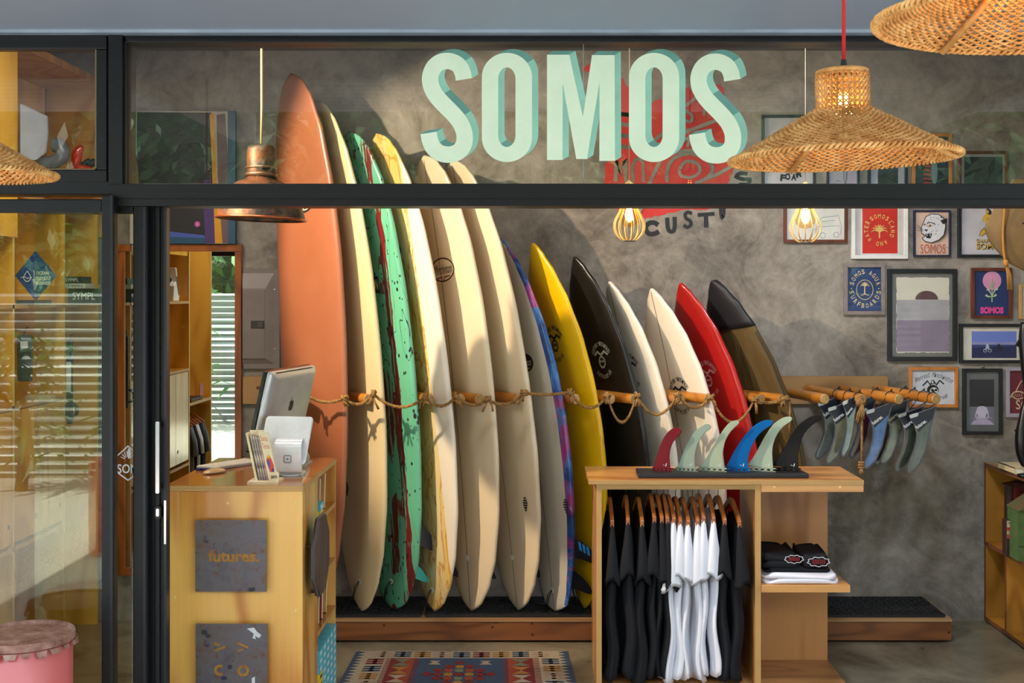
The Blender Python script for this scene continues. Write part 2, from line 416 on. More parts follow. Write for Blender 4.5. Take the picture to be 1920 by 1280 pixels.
# sliding doors
def zf(py, d): return PZ(py, d)
d1 = DF-.07
dr1 = thing('door_1', None, None, W(100, 1280, d1)); dr1['kind'] = 'structure'
fm = MB(); fbar(fm, 190, 213, 366, 1512, d1, .045); fbar(fm, XL_PX, 190, 373, 398, d1, .045); fbar(fm, XL_PX, 190, 1490, 1512, d1, .045); fbar(fm, XL_PX, XL_PX+22, 398, 1490, d1, .045)
ob('door_frame', fm, FR, dr1, bevel=.004)
fm = MB(); fbar(fm, 206, 211, 366, 1512, d1-.006, .012); ob('edge_trim', fm, FR2, dr1)
ob('pane', MB().box((PX(XL_PX+10,d1), d1+.02, zf(1500,d1)), (PX(194,d1), d1+.026, zf(392,d1))), DGLASS, dr1)
d2 = DF
dr2 = thing('door_2', None, None, W(240, 1280, d2)); dr2['kind'] = 'structure'
fm = MB(); fbar(fm, 249, 276, 378, 1512, d2, .045); fbar(fm, 60, 249, 378, 400, d2, .045); fbar(fm, 60, 249, 1490, 1512, d2, .045)
ob('door_frame', fm, FR, dr2, bevel=.004)
ob('pane', MB().box((PX(60,d2), d2+.02, zf(1500,d2)), (PX(252,d2), d2+.026, zf(396,d2))), DGLASS, dr2)
fm = MB(); fbar(fm, 268, 273, 378, 1512, d2-.008, .012); ob('edge_trim', fm, FR2, dr2)
d3 = DF+.05
dr3 = thing('door_3', None, None, W(295, 1280, d3)); dr3['kind'] = 'structure'
fm = MB(); fbar(fm, 276, 311, 378, 1530, d3, .05); fbar(fm, 290, 299, 378, 1530, d3-.012, .02)
ob('door_frame', fm, FR, dr3, bevel=.003)
fm = MB(); fbar(fm, 274, 277, 378, 1530, d3-.01, .03); fbar(fm, 307, 312, 378, 1530, d3-.012, .03); ob('edge_trim', fm, FR2, dr3)
h = MB(); h.rbox((PX(291.5,d3-.05), d3-.05, PZ(925,d3-.05)), (PX(298.5,d3-.05), d3-.035, PZ(790,d3-.05)), .004)
for py in (800, 914): h.box((PX(293,d3-.04), d3-.04, PZ(py+5,d3-.04)), (PX(297,d3-.04), d3-.01, PZ(py-5,d3-.04)))
ob('door_handle', h, CHROME, dr3, label='long polished chrome pull handle')
l = MB(); l.rbox((PX(290,d3-.03), d3-.03, PZ(973,d3-.03)), (PX(301,d3-.03), d3-.008, PZ(949,d3-.03)), .009)
lk = ob('lock', l, BLACK, dr3)
ob('keyhole', MB().rbox((PX(292.5,d3-.034), d3-.036, PZ(968,d3-.034)), (PX(298.5,d3-.034), d3-.03, PZ(953,d3-.034)), .005), CHROME, lk)
l = MB(); l.box((PX(307,d3-.02), d3-.018, PZ(1020,d3-.02)), (PX(311,d3-.02), d3-.012, PZ(938,d3-.02)))
ob('strike_plate', l, CHROME, dr3)
# white sticker on the second sliding panel
WS = M((226,228,228), .5)
a = Art(wallmap(d2+.019, .0004))
hx = [(218,856),(240,836),(262,856),(262,884),(240,900),(218,884)]
a.stroke(hx, 2.2, WS, closed=True)
for i in range(7):
    t = math.radians(200+i*20); a.stroke([(240+6*math.cos(t), 862+6*math.sin(t)),(240+15*math.cos(t), 862+17*math.sin(t))], 1.1, WS)
a.ell(242, 850, 3.4, 10, WS)
a.text('SOM', 220, 887, 17, WS, w=38, bold=.01)
a.build('window_sticker', None, label='white hexagonal sticker with rays on the narrow door glass', cat='sticker')
# painted sign on the long window
ZT = 1920/680
MINT = M((226,242,216), .55, var=(218,236,208), vs=9); TEAL = M((150,208,186), .55); TEALD = M((102,158,146), .55)
Sc = [(310,251),(303,215),(285,180),(255,160),(222,153),(185,160),(155,182),(137,215),(131,252),(140,295),(165,340),(205,385),(250,430),(287,475),(308,520),(314,558),(308,598),(285,630),(250,646),(215,648),(178,638),(147,610),(131,575),(123,534)]
def outline_stroke(c, w, sm=4):
    p = [(v.x, v.y) for v in crom([(x,y,0) for x,y in c], sm)]; L=[]; R=[]
    for i in range(len(p)):
        a_, c2 = p[max(i-1,0)], p[min(i+1,len(p)-1)]; dx,dy = c2[0]-a_[0], c2[1]-a_[1]; l = math.hypot(dx,dy)
        L.append((p[i][0]-dy/l*w/2, p[i][1]+dx/l*w/2)); R.append((p[i][0]+dy/l*w/2, p[i][1]-dx/l*w/2))
    return L, R
def stad(x0,y0,x1,y1,ry,n=10):
    cx = (x0+x1)/2; rx = (x1-x0)/2; pts = []
    for k in range(2*n+1): t = math.pi+math.pi*k/(2*n); pts.append((cx+rx*math.cos(t), y0+ry+ry*math.sin(t)))
    for k in range(2*n+1): t = math.pi*k/(2*n); pts.append((cx+rx*math.cos(t), y1-ry+ry*math.sin(t)))
    return pts
def letter(parent, kind, ox, oy):
    q = lambda x, y, lay: W(760+(x+ox)/ZT, 60+(y+oy)/ZT, DF+.0045-lay*.001)
    face = Art(q); sh = Art(q); V = (33,-20); loops = []
    if kind == 'S':
        L, R = outline_stroke(Sc, 87); n = len(L)
        face.b.add([q(x,y,2) for x,y in L+R], [(i,i+1,n+i+1,n+i) for i in range(n-1)], face.mi(MINT)); loops = [L+R[::-1]]
    elif kind == 'O':
        A, B = stad(405,110,671,688,128), stad(492,187,583,608,62); n = len(A)
        face.b.add([q(x,y,2) for x,y in A+B], [(i,(i+1)%n,n+(i+1)%n,n+i) for i in range(n)], face.mi(MINT)); loops = [A, B[::-1]]
    else:
        A = [(750,120),(868,120),(940,448),(988,122),(1108,122),(1110,682),(1027,682),(1028,265),(962,672),(905,672),(833,272),(833,677),(750,677)]
        face.poly(A, MINT, 2); loops = [A]
    def area(p): return sum(p[i][0]*p[(i+1)%len(p)][1]-p[(i+1)%len(p)][0]*p[i][1] for i in range(len(p)))/2
    fo = face.build('letter', parent)
    for li, lp in enumerate(loops):
        if area(lp)*(1 if li == 0 else -1) < 0: lp = lp[::-1]
        N_ = len(lp); vis = []
        for i in range(N_):
            p, r = lp[i], lp[(i+1)%N_]; dx, dy = r[0]-p[0], r[1]-p[1]; l = math.hypot(dx,dy)
            nx, ny = (dy/l, -dx/l) if l > 1e-6 else (0,0)
            vis.append(0 if nx*V[0]+ny*V[1] <= 0 else (2 if -ny > .62 and nx < .78 else 1))
        st0 = next((i for i in range(N_) if not vis[i]), 0); run = None
        for k in range(N_+1):
            i = (st0+k)%N_
            if k < N_ and vis[i]:
                if run is None: run = Art(q)
                p, r = lp[i], lp[(i+1)%N_]
                run.poly([p, r, (r[0]+V[0], r[1]+V[1]), (p[0]+V[0], p[1]+V[1])], TEALD if vis[i] == 2 else TEAL, 1 if vis[i] == 1 else .6)
            elif run is not None: run.build('block_shade', fo); run = None
sg = thing('painted_sign', 'large mint green block lettering with teal shading painted on the long upper window', 'sign', W(1095, 300, DF))
for k, ox, oy in (('S',0,0),('O',0,0),('M',0,0),('O',779,0),('S',1421,4)): letter(sg, k, ox, oy)
# red mural and black letters painted on the back wall
RED = M((196,42,34), .6, var=(206,52,40), vs=12); INK = M((26,25,26), .6)
ZM = 1280/380
random.seed(3)
mm = lambda x, y, lay: W(1060+x/ZM, 80+y/ZM, DW-.0006-lay*.0004)
a = Art(mm)
def rough_(pts, amp=6, n=4):
    out = []
    for i in range(len(pts)):
        p, r = pts[i], pts[(i+1)%len(pts)]
        for k in range(n):
            t = k/n; out.append((p[0]+(r[0]-p[0])*t+random.uniform(-amp,amp), p[1]+(r[1]-p[1])*t+random.uniform(-amp,amp)))
    return out
a.poly(rough_([(250,890),(255,765),(300,725),(345,690),(345,300),(360,220),(385,270),(440,285),(480,250),(540,380),(620,350),(700,330),(775,275),(800,315),(850,300),(900,340),(955,255),(1005,290),(1000,360),(1045,480),(1015,620),(1070,700),(1075,770),(1045,840),(1010,920),(965,1040),(850,1055),(760,1050),(650,1078),(560,1098),(490,1115),(420,1100),(330,1060),(290,980)]), RED, 1)
a.poly(rough_([(108,165),(155,130),(185,145),(160,182),(125,186)],3), RED, 1)
cw = lambda pts, w=24, sm=3: a.stroke(pts, w, CON, sm=sm)
for y in (450,515,585,655): cw([(352,y),(400,y+6),(440,y)], 26, 0)
cw([(318,880),(322,740),(352,830),(376,740),(384,880)], 22, 0)
cw([(430,880),(425,790),(440,740),(465,735),(490,760),(492,880)], 20, 2); cw([(530,890),(600,740)], 24, 0)
cw([(640,880),(650,780),(700,720),(790,700),(880,730),(930,790),(900,850),(820,890)], 24); cw([(720,800),(760,750),(830,760),(850,810),(800,850),(730,840),(720,800)], 20)
cw([(880,860),(960,830),(1050,780)], 22); cw([(620,400),(680,380),(740,420),(700,470),(640,450)], 20); cw([(560,620),(640,560),(760,560),(900,510),(1010,470)], 24)
cw([(760,430),(800,460),(790,500),(740,480)], 20); cw([(760,400),(830,340)], 20, 0); cw([(880,400),(875,460)], 18, 0); cw([(720,640),(780,600),(770,660)], 18); cw([(700,690),(800,680),(900,700)], 22)
cw([(490,1020),(470,1060),(440,1090)], 22); cw([(880,1040),(900,1000)], 26, 0)
a.build('wall_mural', None, label='rough red painted emblem on the grey concrete back wall', cat='mural')
ML = thing('mural_lettering', 'arc of black hand cut letters painted under the red wall emblem', 'lettering', mm(760,1220,0))
def bl(pts, w, sm=3):
    b_ = Art(mm); pts = [(x+random.uniform(-2,2), y+random.uniform(-2,2)) for x,y in pts]
    for p in (pts if isinstance(pts[0], list) else [pts]): b_.stroke(p, w, INK, sm=sm, lay=3)
    b_.build('letter', ML)
bl([(588,1150),(560,1135),(525,1140),(505,1172),(525,1205),(560,1208),(590,1190)], 30); bl([(645,1105),(646,1160),(660,1192),(685,1186),(690,1150),(690,1100)], 26)
bl([(800,1080),(775,1070),(755,1085),(762,1110),(788,1125),(792,1150),(770,1165),(745,1152)], 22)
b_ = Art(mm); b_.stroke([(836,1088),(942,1080)], 24, INK, lay=3); b_.stroke([(888,1080),(890,1166)], 28, INK, lay=3.4); b_.build('letter', ML)
bl([(982,1020),(980,1080),(990,1105),(1002,1085),(1004,1015)], 20, 2); bl([(1150,830),(1105,822),(1080,845),(1120,860),(1165,865),(1150,895),(1095,895)], 24)
# ------------------------------------------------------------------ platform with rubber mats
PZT = .12; DPF = 6.15
pl = thing('display_platform', 'low hardwood platform running along the concrete wall under the surfboards', 'platform', (0,DPF,0))
xp0, xp1 = -1.62, PX(1784,DPF)
ob('fascia', MB().box((xp0,DPF,.012),(xp1,DPF+.025,PZT-.014)), HARD, pl)
ob('end_board', MB().box((xp1-.025,DPF+.025,.012),(xp1,DW-.01,PZT-.014)), HARD, pl)
ob('deck', MB().box((xp0,DPF-.004,PZT-.014),(xp1+.002,DW-.005,PZT)), wood('deck_ply', (188,144,98), (140,100,62), 'x', 1.5, 5, .6, 0, 12), pl)
SCREW = M((70,60,50), .4, .7)
for px, py in ((720,1172),(930,1166),(923,1175),(997,1168),(998,1189),(1779,1165),(1779,1185)):
    c_ = W(px, py, DPF-.001); ob('screw', MB().lathe([(.006,0),(.005,.002),(.001,.003)], c_, 8, axis=(0,-1,0)), SCREW, pl)
RUB = M((30,31,35), .55, var=(22,22,26), vs=30)
def mat_mesh(x0, x1, y0, y1, z, cols, rows):
    """perforated rubber mat: base slab, raised cross ribs and studs"""
    b = MB(); b.box((x0,y0,z),(x1,y1,z+.006))
    for i in range(cols+1):
        x = x0+(x1-x0)*i/cols; b.box((x-.004,y0,z+.006),(x+.004,y1,z+.013))
    for j in range(rows+1):
        y = y0+(y1-y0)*j/rows; b.box((x0,y-.004,z+.006),(x1,y+.004,z+.0145))
    for i in range(cols):
        for j in range(rows):
            if (i+j)%2: continue
            cx = x0+(x1-x0)*(i+.5)/cols; cy = y0+(y1-y0)*(j+.5)/rows; b.box((cx-.007,cy-.012,z+.006),(cx+.007,cy+.012,z+.0165))
    return b
def xat(px, d): return PX(px, d)
y0, y1 = DPF+.025, DW-.03
mats_ = [(-1.5,xat(790,y0)-.005,'left, under the beige and green boards, beside the counter'),(xat(786,y0)+.03,xat(1110,y0),'middle'),(xat(1125,y0),xat(1440,y0),'c'),(xat(1448,y0),xat(1630,y0),'d'),(xat(1632,y0),xat(1772,y0),'e')]
ml = ['black rubber grid mat under the beige and green surfboards next to the counter','black rubber grid mat under the cream to yellow surfboards','black rubber grid mat behind the hanging shirts','black rubber grid mat at right, half hidden by the table panel','black rubber grid mat at the right end of the platform']
for (a0,b0,_), lb in zip(mats_, ml):
    n = max(4, round((b0-a0)/.032)); ob('rubber_mat', mat_mesh(a0,b0,y0,y1,PZT,n,11), RUB, label=lb, cat='mat', group='rubber mats on the platform', recalc=False)
# ------------------------------------------------------------------ peg rack and rope
DPK = 6.545; DTIP = 6.08
rk = thing('peg_rack', 'long wall plank with a row of wooden dowel pegs holding the surfboards', 'rack', W(1000,760,DPK))
zp0, zp1 = PZ(757,DPK), PZ(705,DPK)
ob('plank', MB().rbox((PX(455,DPK),DPK,zp0),(PX(1665,DPK),DW,zp1), .012), PINE, rk)
PEGS = []
PEGADJ = {4:(-.03,.38),5:(.05,.23),6:(-.03,.39),7:(.02,.20),8:(-.03,.39),9:(.04,.23),10:(.05,.25),11:(-.05,.38),12:(-.06,.39),13:(.03,.24),14:(.06,.31),15:(-.06,.38),16:(-.01,.29),17:(0,.26)}   # peg tip shift and splay so that each peg passes between two boards
for k in range(18):
    sh_, dx_ = PEGADJ.get(k, (0,.168)); tx = 1755-69.5*k; tip = W(tx, 748, DTIP)+Vector((sh_,0,0)); X0 = tip.x-dx_; root = Vector((X0, DPK, tip.z+.012))
    PEGS.append((root, tip))
    pg = ob('peg', MB().tube([root, root.lerp(tip,.5), tip], .0265, 14), DOWEL, rk, smooth=True, auto=40)
    dr = (tip-root).normalized()
    ob('peg_end', MB().lathe([(.0262,0),(.023,.003),(.0005,.004)], tip, 14, axis=dr), ENDG, pg)
ROPE = M((176,134,78), .9, var=(132,94,48), vs=90, bump=.6, bs=160)
rp = thing('rope', 'braided jute rope looped between the peg tips in front of the surfboards', 'rope', W(1000,760,6.02))
knots = [(563,732),(648,746),(711,738),(786,744),(850,742),(926,748),(992,736),(1060,735),(1131,742),(1199,742),(1267,740),(1338,744),(1406,748),(1478,746)]
knots = [(x+PEGADJ[17-i][0]*190, y) for i, (x,y) in enumerate(knots)]
sags = [14,16,22,18,14,16,4,26,50,36,22,46,8]
DR = 5.99
pts = []
for i in range(len(knots)-1):
    (xa,ya),(xb,yb) = knots[i], knots[i+1]
    for k in range(8):
        t_ = k/8; pts.append(W(xa+(xb-xa)*t_, ya+(yb-ya)*t_+sags[i]*4*t_*(1-t_), DR+(.02 if k in (3,4,5) else 0)))
pts.append(W(*knots[-1], DR))
def strand(pts, r, turns, ph):
    out = []; L = 0
    for i, p in enumerate(pts):
        if i: L += (p-pts[i-1]).length
        q = ph+L*turns; out.append(p+Vector((0, math.cos(q)*r, math.sin(q)*r)))
    return out
fine = []
for i in range(len(pts)-1):
    for k in range(5): fine.append(pts[i].lerp(pts[i+1], k/5))
fine.append(pts[-1])
sm = MB()
for ph in (0, 2.094, 4.19): sm.tube(strand(fine, .0045, 190, ph), .0046, 6)
ob('rope_line', sm, ROPE, rp, smooth=True, recalc=False, kind='stuff')
random.seed(5)
def tassel(b, p, L, n=3, spread=.03):
    for k in range(n):
        e = p+Vector((random.uniform(-spread,spread), -.01, -L*random.uniform(.7,1.1)))
        b.tube([p, p.lerp(e,.5)+Vector((random.uniform(-.01,.01),-.012,0)), e], [.005,.0045,.006], 6)
for i, (x,y) in enumerate(knots):
    b = MB(); c_ = W(x, y, DR-.005)
    for q in range(3):
        R = .017; ax = Vector((random.uniform(-1,1), random.uniform(-.3,.3), random.uniform(-1,1))).normalized(); u = ax.orthogonal().normalized(); v2 = ax.cross(u)
        b.tube([c_+u*R*math.cos(t_)+v2*R*math.sin(t_) for t_ in [2*math.pi*k/10 for k in range(10)]], .0062, 6, closed=True)
    b.tube([c_+Vector((0,-.01,-.005)), c_+Vector((.004,.06,.003))], .008, 6)
    ob('knot', b, ROPE, rp, smooth=True, recalc=False)
    b = MB(); tassel(b, c_, .05 if i not in (2,5,12) else .07, 2)
    ob('frayed_end', b, ROPE, rp, smooth=True, recalc=False)
r2 = thing('hanging_rope', 'thin rope tail with a knot hanging from the olive board peg', 'rope', W(1478,830,DR))
b = MB(); b.tube([W(1480,746,DR),W(1481,780,DR),W(1480,812,DR)], .005, 6); ob('rope_line', b, ROPE, r2, smooth=True)
r3 = thing('hanging_rope', 'jute rope with tassel hanging from the peg among the packaged fins', 'rope', W(1615,890,6.03))
b = MB(); b.tube([W(1612,742,6.03),W(1616,770,6.02),W(1616,830,6.02),W(1615,880,6.02)], .0062, 6); ob('rope_line', b, ROPE, r3, smooth=True)
b = MB(); c_ = W(1614,750,6.03)
for q in range(4): b.tube([c_+Vector((.02*math.cos(t_),.012*math.sin(t_+q),.014*math.sin(t_)-q*.006)) for t_ in [2*math.pi*k/10 for k in range(10)]], .006, 6, closed=True)
ob('knot', b, ROPE, r3, smooth=True, recalc=False)
b = MB(); c_ = W(1615,876,6.02)
for q in range(3): b.tube([c_+Vector((.012*math.cos(t_),.012*math.sin(t_),.012*q)) for t_ in [2*math.pi*k/10 for k in range(10)]], .006, 6, closed=True)
tassel(b, c_, .035, 3, .008); ob('end_knot', b, ROPE, r3, smooth=True, recalc=False)
b = MB(); tassel(b, W(1617,756,6.02), .09, 4, .035); ob('tassel', b, ROPE, r3, smooth=True, recalc=False)
# ------------------------------------------------------------------ surfboards
SHORT = [(0,.0),(.012,.13),(.04,.3),(.09,.5),(.17,.71),(.28,.88),(.4,.98),(.49,1),(.6,.965),(.72,.85),(.83,.66),(.91,.44),(.965,.22),(.99,.09),(1,0)]
LONG = [(0,0),(.006,.14),(.025,.33),(.06,.53),(.12,.72),(.22,.88),(.36,.98),(.5,1),(.65,.975),(.78,.89),(.88,.74),(.945,.54),(.98,.33),(.995,.15),(1,0)]
ROUND = [(0,0),(.004,.14),(.018,.34),(.05,.55),(.11,.74),(.22,.89),(.36,.98),(.5,1),(.65,.98),(.78,.9),(.88,.76),(.945,.56),(.98,.35),(.995,.17),(1,0)]
FISH = [(0,.0),(.004,.2),(.02,.42),(.06,.56),(.14,.72),(.26,.88),(.4,.98),(.5,1),(.62,.96),(.74,.84),(.85,.64),(.92,.44),(.97,.22),(.99,.1),(1,0)]
def interp(tb, s):
    for i in range(len(tb)-1):
        if tb[i][0] <= s <= tb[i+1][0]:
            p0 = tb[max(i-1,0)][1]; p1 = tb[i][1]; p2 = tb[i+1][1]; p3 = tb[min(i+2,len(tb)-1)][1]
            t_ = (s-tb[i][0])/(tb[i+1][0]-tb[i][0])
            if i == 0 or i == len(tb)-2: return max(0, p1+(p2-p1)*t_)
            return max(0, p1+(p2-p1)*t_*t_*(3-2*t_)*.5+(p2-p1)*t_*.5)
    return 0
class Board:
    def __init__(s, label, nose, tail, w, ang, th, tb, mats, rn=.13, rt=.05, nd=6.31, group='surfboards in the peg rack', edge=.8, stringer=None):
        td = (EYE-PZT-.0165)*F/(tail[1]-CY)
        T = W(tail[0], tail[1], td); N = W(nose[0], nose[1], nd)
        l = (N-T); s.L = l.length; l.normalize(); a_ = math.radians(ang)
        u = Vector((math.sin(a_), -math.cos(a_), 0)); u = (u-l*u.dot(l)).normalized(); v = l.cross(u)
        R = Matrix((u, v, l)).transposed()
        s.root = thing('surfboard', label, 'surfboard', T, group, R)
        s.w, s.th, s.tb, s.rn, s.rt = w, th, tb, rn, rt
        b = MB(); ns = 46; n = 28; rings = []; s.ss = []
        for i in range(ns+1):
            q = .5-.5*math.cos(math.pi*i/ns); q = .6*q+.4*i/ns if 0 < i < ns else q
            q = min(max(q, .0008), .9992); h_ = max(interp(tb, q)*w/2, .004); t2 = s.thick(q); yc = s.yc(q); ring = []
            for k in range(n):
                t_ = 2*math.pi*k/n; cx = math.cos(t_); sx = math.sin(t_)
                x = h_*math.copysign(abs(cx)**.72, cx); y = t2/2*math.copysign(abs(sx)**.85, sx)
                ring.append((x, yc+y, q*s.L))
            rings.append(ring)
        b.loft(rings)
        nf = len(b.f)
        if len(mats) > 1:
            for fi, f in enumerate(b.f):
                if len(f) != 4: continue
                c_ = sum((b.v[i] for i in f), Vector())/4; q = c_.z/s.L; h_ = max(interp(tb, q)*w/2, .004)
                deck = (c_.y < s.yc(q)) and abs(c_.x) < edge*h_
                b.m[fi] = 0 if deck else 1
        s.body = ob('board_body', b, mats, s.root, smooth=True, local=True)
        if stringer:
            sb = MB(); L_ = []; R_ = []
            for i in range(41):
                q = .012+.976*i/40; y = s.deck(0, q)-.0012; L_.append((-.0022,y,q*s.L)); R_.append((.0022,y,q*s.L))
            sb.add(L_+R_, [(i,i+1,42+i,41+i) for i in range(40)]); ob('stringer', sb, stringer, s.root, local=True)
    def thick(s, q): return s.th*(.22+.78*max(0, math.sin(math.pi*q))**.55)
    def _r(s, q): return -(s.rn*max(0,(q-.42)/.58)**2.4+s.rt*max(0,(.42-q)/.42)**2.2)
    def yc(s, q): return s._r(q)-(s._r(0)*(1-q)+s._r(1)*q)
    def deck(s, x, q):
        h_ = max(interp(s.tb, q)*s.w/2, .004); e = max(0, 1-min(1, abs(x)/h_)**2.6)**.42
        return s.yc(q)-s.thick(q)/2*e
    def art(s, x0, q0, scale):
        """deck decal frame: unit = scale metres, origin on deck at (x0, q0)"""
        return Art(lambda x, y, lay: Vector((x0+x*scale, s.deck(x0+x*scale, q0-y*scale/s.L)-.0008-lay*.0004, q0*s.L-y*scale)))
    def fin(s, q, x, size, mat, tilt=0, stripes=None):
        """fin on the bottom: base chord along z, raked towards the tail"""
        z0 = q*s.L; y0 = s.yc(q)+s.thick(q)/2-.012
        prof = [(0,1.0),(.35,.78),(.7,.42),(.95,.02),(1.08,-.32),(1.02,-.38),(.82,-.3),(.5,-.12),(.25,.02),(0,.1)]
        ct, st = math.cos(tilt), math.sin(tilt)
        pr = [Vector((x+st*a_*size-.004, y0+ct*a_*size, z0+b_*size)) for a_, b_ in [(p[0], p[1]-.5) for p in prof]]
        f_ = ob('fin', MB().prism(pr, (.008,0,0)), mat, s.root, local=True, bevel=.002)
        return f_
    def plug(s, q, x=0, loop=True):
        y = s.deck(x, q)
        ob('leash_plug', MB().lathe([(.014,-.001),(.014,.002),(.004,.002)], (x,y,q*s.L), 12, axis=(0,-1,0)), WHITE, s.root, local=True)
        if loop:
            b = MB(); z = q*s.L
            b.tube([(x,y-.004,z+.004),(x-.02,y-.02,z-.02),(x-.045,y-.022,z-.07),(x-.06,y-.016,z-.12)], .0022, 6); b.tube([(x,y-.004,z),(x-.014,y-.018,z-.03),(x-.04,y-.02,z-.075),(x-.06,y-.016,z-.12)], .0022, 6)
            ob('leash_string', b, BLACK, s.root, local=True, smooth=True)
def bmat(name, c, var=None, vs=3, rough=.28, coat=.5):
    m_ = M(c, rough, coat=coat, var=var, vs=vs, name=name); return m_
BOR = bmat('board_orange', (164,102,72), (150,88,58), 1.2, .36, .25); BBE = bmat('board_beige', (222,200,156), (214,190,144), 2); BOW = bmat('board_offwhite', (232,214,184), (226,206,172), 2)
BW = bmat('board_white', (236,226,208), (228,216,196), 2); BGY = bmat('board_grey', (205,198,186), (196,188,174), 2); BYE = bmat('board_yellow', (240,190,6), (232,180,2), 1.5)
BBL = bmat('board_black', (22,21,20), (30,29,28), 3, .32, .15); BRE = bmat('board_red', (176,26,22), (160,18,18), 1.5)
STR = M((140,112,76), .5); STRD = M((92,84,74), .5)
# green board with splattered paint
t = NT('board_splatter'); v = t.coord(); sx = t.n('ShaderNodeSeparateXYZ'); t.l(v, sx.inputs[0]); X_, Z_ = sx.outputs[0], sx.outputs[2]
base_ = t.mix(t.noise(v, 3, 4), (110,190,152), (86,164,134))
wob = t.noise(t.coord((2,2,3)), 1.3, 3); xx = t.math('ADD', X_, t.math('MULTIPLY', t.math('SUBTRACT', wob, .5), .10))
def band(t, x, c, w): return t.math('LESS_THAN', t.math('ABSOLUTE', t.math('SUBTRACT', x, c)), w)
st = t.noise(t.coord((60,60,3)), 1, 3, .6)
r1 = t.math('MULTIPLY', band(t, xx, .165, .022), t.math('GREATER_THAN', st, .4)); pz = t.noise(t.coord((5,5,1.6)), 1.5, 3)
patch = t.math('MULTIPLY', t.math('MULTIPLY', t.math('GREATER_THAN', pz, .51), band(t, xx, .07, .1)), t.math('GREATER_THAN', st, .46))
c1 = t.mix(t.math('MAXIMUM', r1, patch), base_, (112,30,34))
th_ = t.math('SUBTRACT', t.math('MULTIPLY', t.noise(v, 9, 2), .75), .215); dots = t.math('LESS_THAN', t.voro(t.coord((1,1,.6)), 38), th_)
c2 = t.mix(dots, c1, (20,24,24))
ln = t.noise(t.coord((7,7,1.1)), 1.6, 2, .5, .8); lns = t.math('LESS_THAN', t.math('ABSOLUTE', t.math('SUBTRACT', ln, .5)), .004)
c3 = t.mix(lns, c2, (18,22,22)); nose_ = t.math('GREATER_THAN', t.math('ADD', Z_, t.math('MULTIPLY', wob, .3)), 2.62)
c3 = t.mix(nose_, c3, (92,26,28))
BGR = t.base(c3, .3, 0, .5, .4)
# cream board with yellow resin swirl in a central panel
t = NT('board_marble'); v = t.coord(); sx = t.n('ShaderNodeSeparateXYZ'); t.l(v, sx.inputs[0])
n1 = t.noise(t.coord((3,3,1)), 1.8, 4, .55, 2.5); ridge = t.math('LESS_THAN', t.math('ABSOLUTE', t.math('SUBTRACT', n1, .5)), .022)
c0 = t.mix(t.ramp(t.noise(t.coord((5,5,.8)), 1.1, 3), [(.4,0.0),(.62,1.0)]), (236,214,164), (238,196,88)); c1 = t.mix(t.math('MULTIPLY', ridge, .7), c0, (206,132,24))
inside = t.math('LESS_THAN', t.math('ABSOLUTE', sx.outputs[0]), .17)
BMA = t.base(t.mix(inside, (238,226,208), c1), .26, 0, .5, .5)
# galaxy tint for rails and bottom
t = NT('board_galaxy'); v = t.coord((1,1,.7)); n1 = t.noise(v, 4.5, 6, .62, 1.4); n2 = t.noise(t.coord((1,1,1),rot=(1,0,0)), 3, 5, .6, 1)
c0 = t.ramp(n1, [(.3,(16,22,58)),(.45,(28,70,140)),(.55,(60,120,190)),(.68,(38,40,110))]); c1 = t.mix(t.ramp(n2, [(.5,0.0),(.6,1.0)]), c0, (150,50,120)); c2 = t.mix(t.ramp(t.noise(v, 7, 5, .6), [(.62,0.0),(.72,1.0)]), c1, (212,190,214))
BGA = t.base(c2, .25, 0, .5, .5)
# waxed canvas board bag
t = NT('canvas_olive'); v = t.coord(); BOL = t.base(t.mix(t.noise(v, 5, 4), (98,78,44), (84,66,36)), .6, 0, .3); wv = t.noise(t.coord((1.2,3,.35)), 6, 3, .5, .6); t.bump(wv, .5, .05)
BBG = M((22,22,26), .5, var=(30,30,36), bump=.3, bs=9)
FBK = M((40,44,58), .45); FDK = M((30,32,40), .4); FTE = M((70,190,176), .3)
B = {}
B['orange'] = Board('tall plain burnt orange longboard behind the computer', (547,137), (588,1150), .58, 44, .075, LONG, [BOR], .08, .04, 6.25)
B['beige'] = Board('plain beige longboard half hidden behind the orange board', (594,188), (681,1146), .58, 38, .075, LONG, [BBE], .09,.045)
B['green'] = Board('mint green longboard splattered with dark red and black paint', (655,247), (741,1143), .58, 42, .075, ROUND, [BGR], .07, .04)
B['marble'] = Board('cream longboard with yellow marbled resin panel', (708,250), (817,1146), .58, 37, .075, LONG, [BMA], .085,.045)
B['ow1'] = Board('off white longboard with dark red oval script logo', (797,291), (886,1145), .60, 37, .075, LONG, [BOW], .085,.045, stringer=STRD)
B['ow2'] = Board('plain off white longboard between the oval logo board and the galaxy railed board', (850,300), (974,1143), .58, 35, .075, LONG, [BOW], .085,.045, stringer=STR)
B['gal'] = Board('grey deck surfboard with blue and purple galaxy tinted rails', (937,446), (1043,1145), .53, 32, .068, FISH, [BGY, BGA], .085, .04, edge=.86, stringer=STRD)
B['yellow'] = Board('bright yellow pointed nose surfboard', (1000,455), (1098,1140), .56, 34, .066, SHORT, [BYE], .085, .04)
B['black'] = Board('glossy black pointed nose surfboard', (1078,480), (1180,1141), .56, 34, .066, SHORT, [BBL], .085, .04)
B['w3'] = Board('white surfboard directly right of the black board', (1143,527), (1236,1141), .52, 32, .066, SHORT, [BW], .085, .04, stringer=STR)
B['w4'] = Board('white surfboard with black round emblem directly left of the red board', (1222,540), (1318,1141), .55, 33, .066, SHORT, [BW], .08, .04, stringer=STR)
B['red'] = Board('deep red pointed nose surfboard', (1276,530), (1388,1141), .55, 33, .066, SHORT, [BRE], .085, .04)
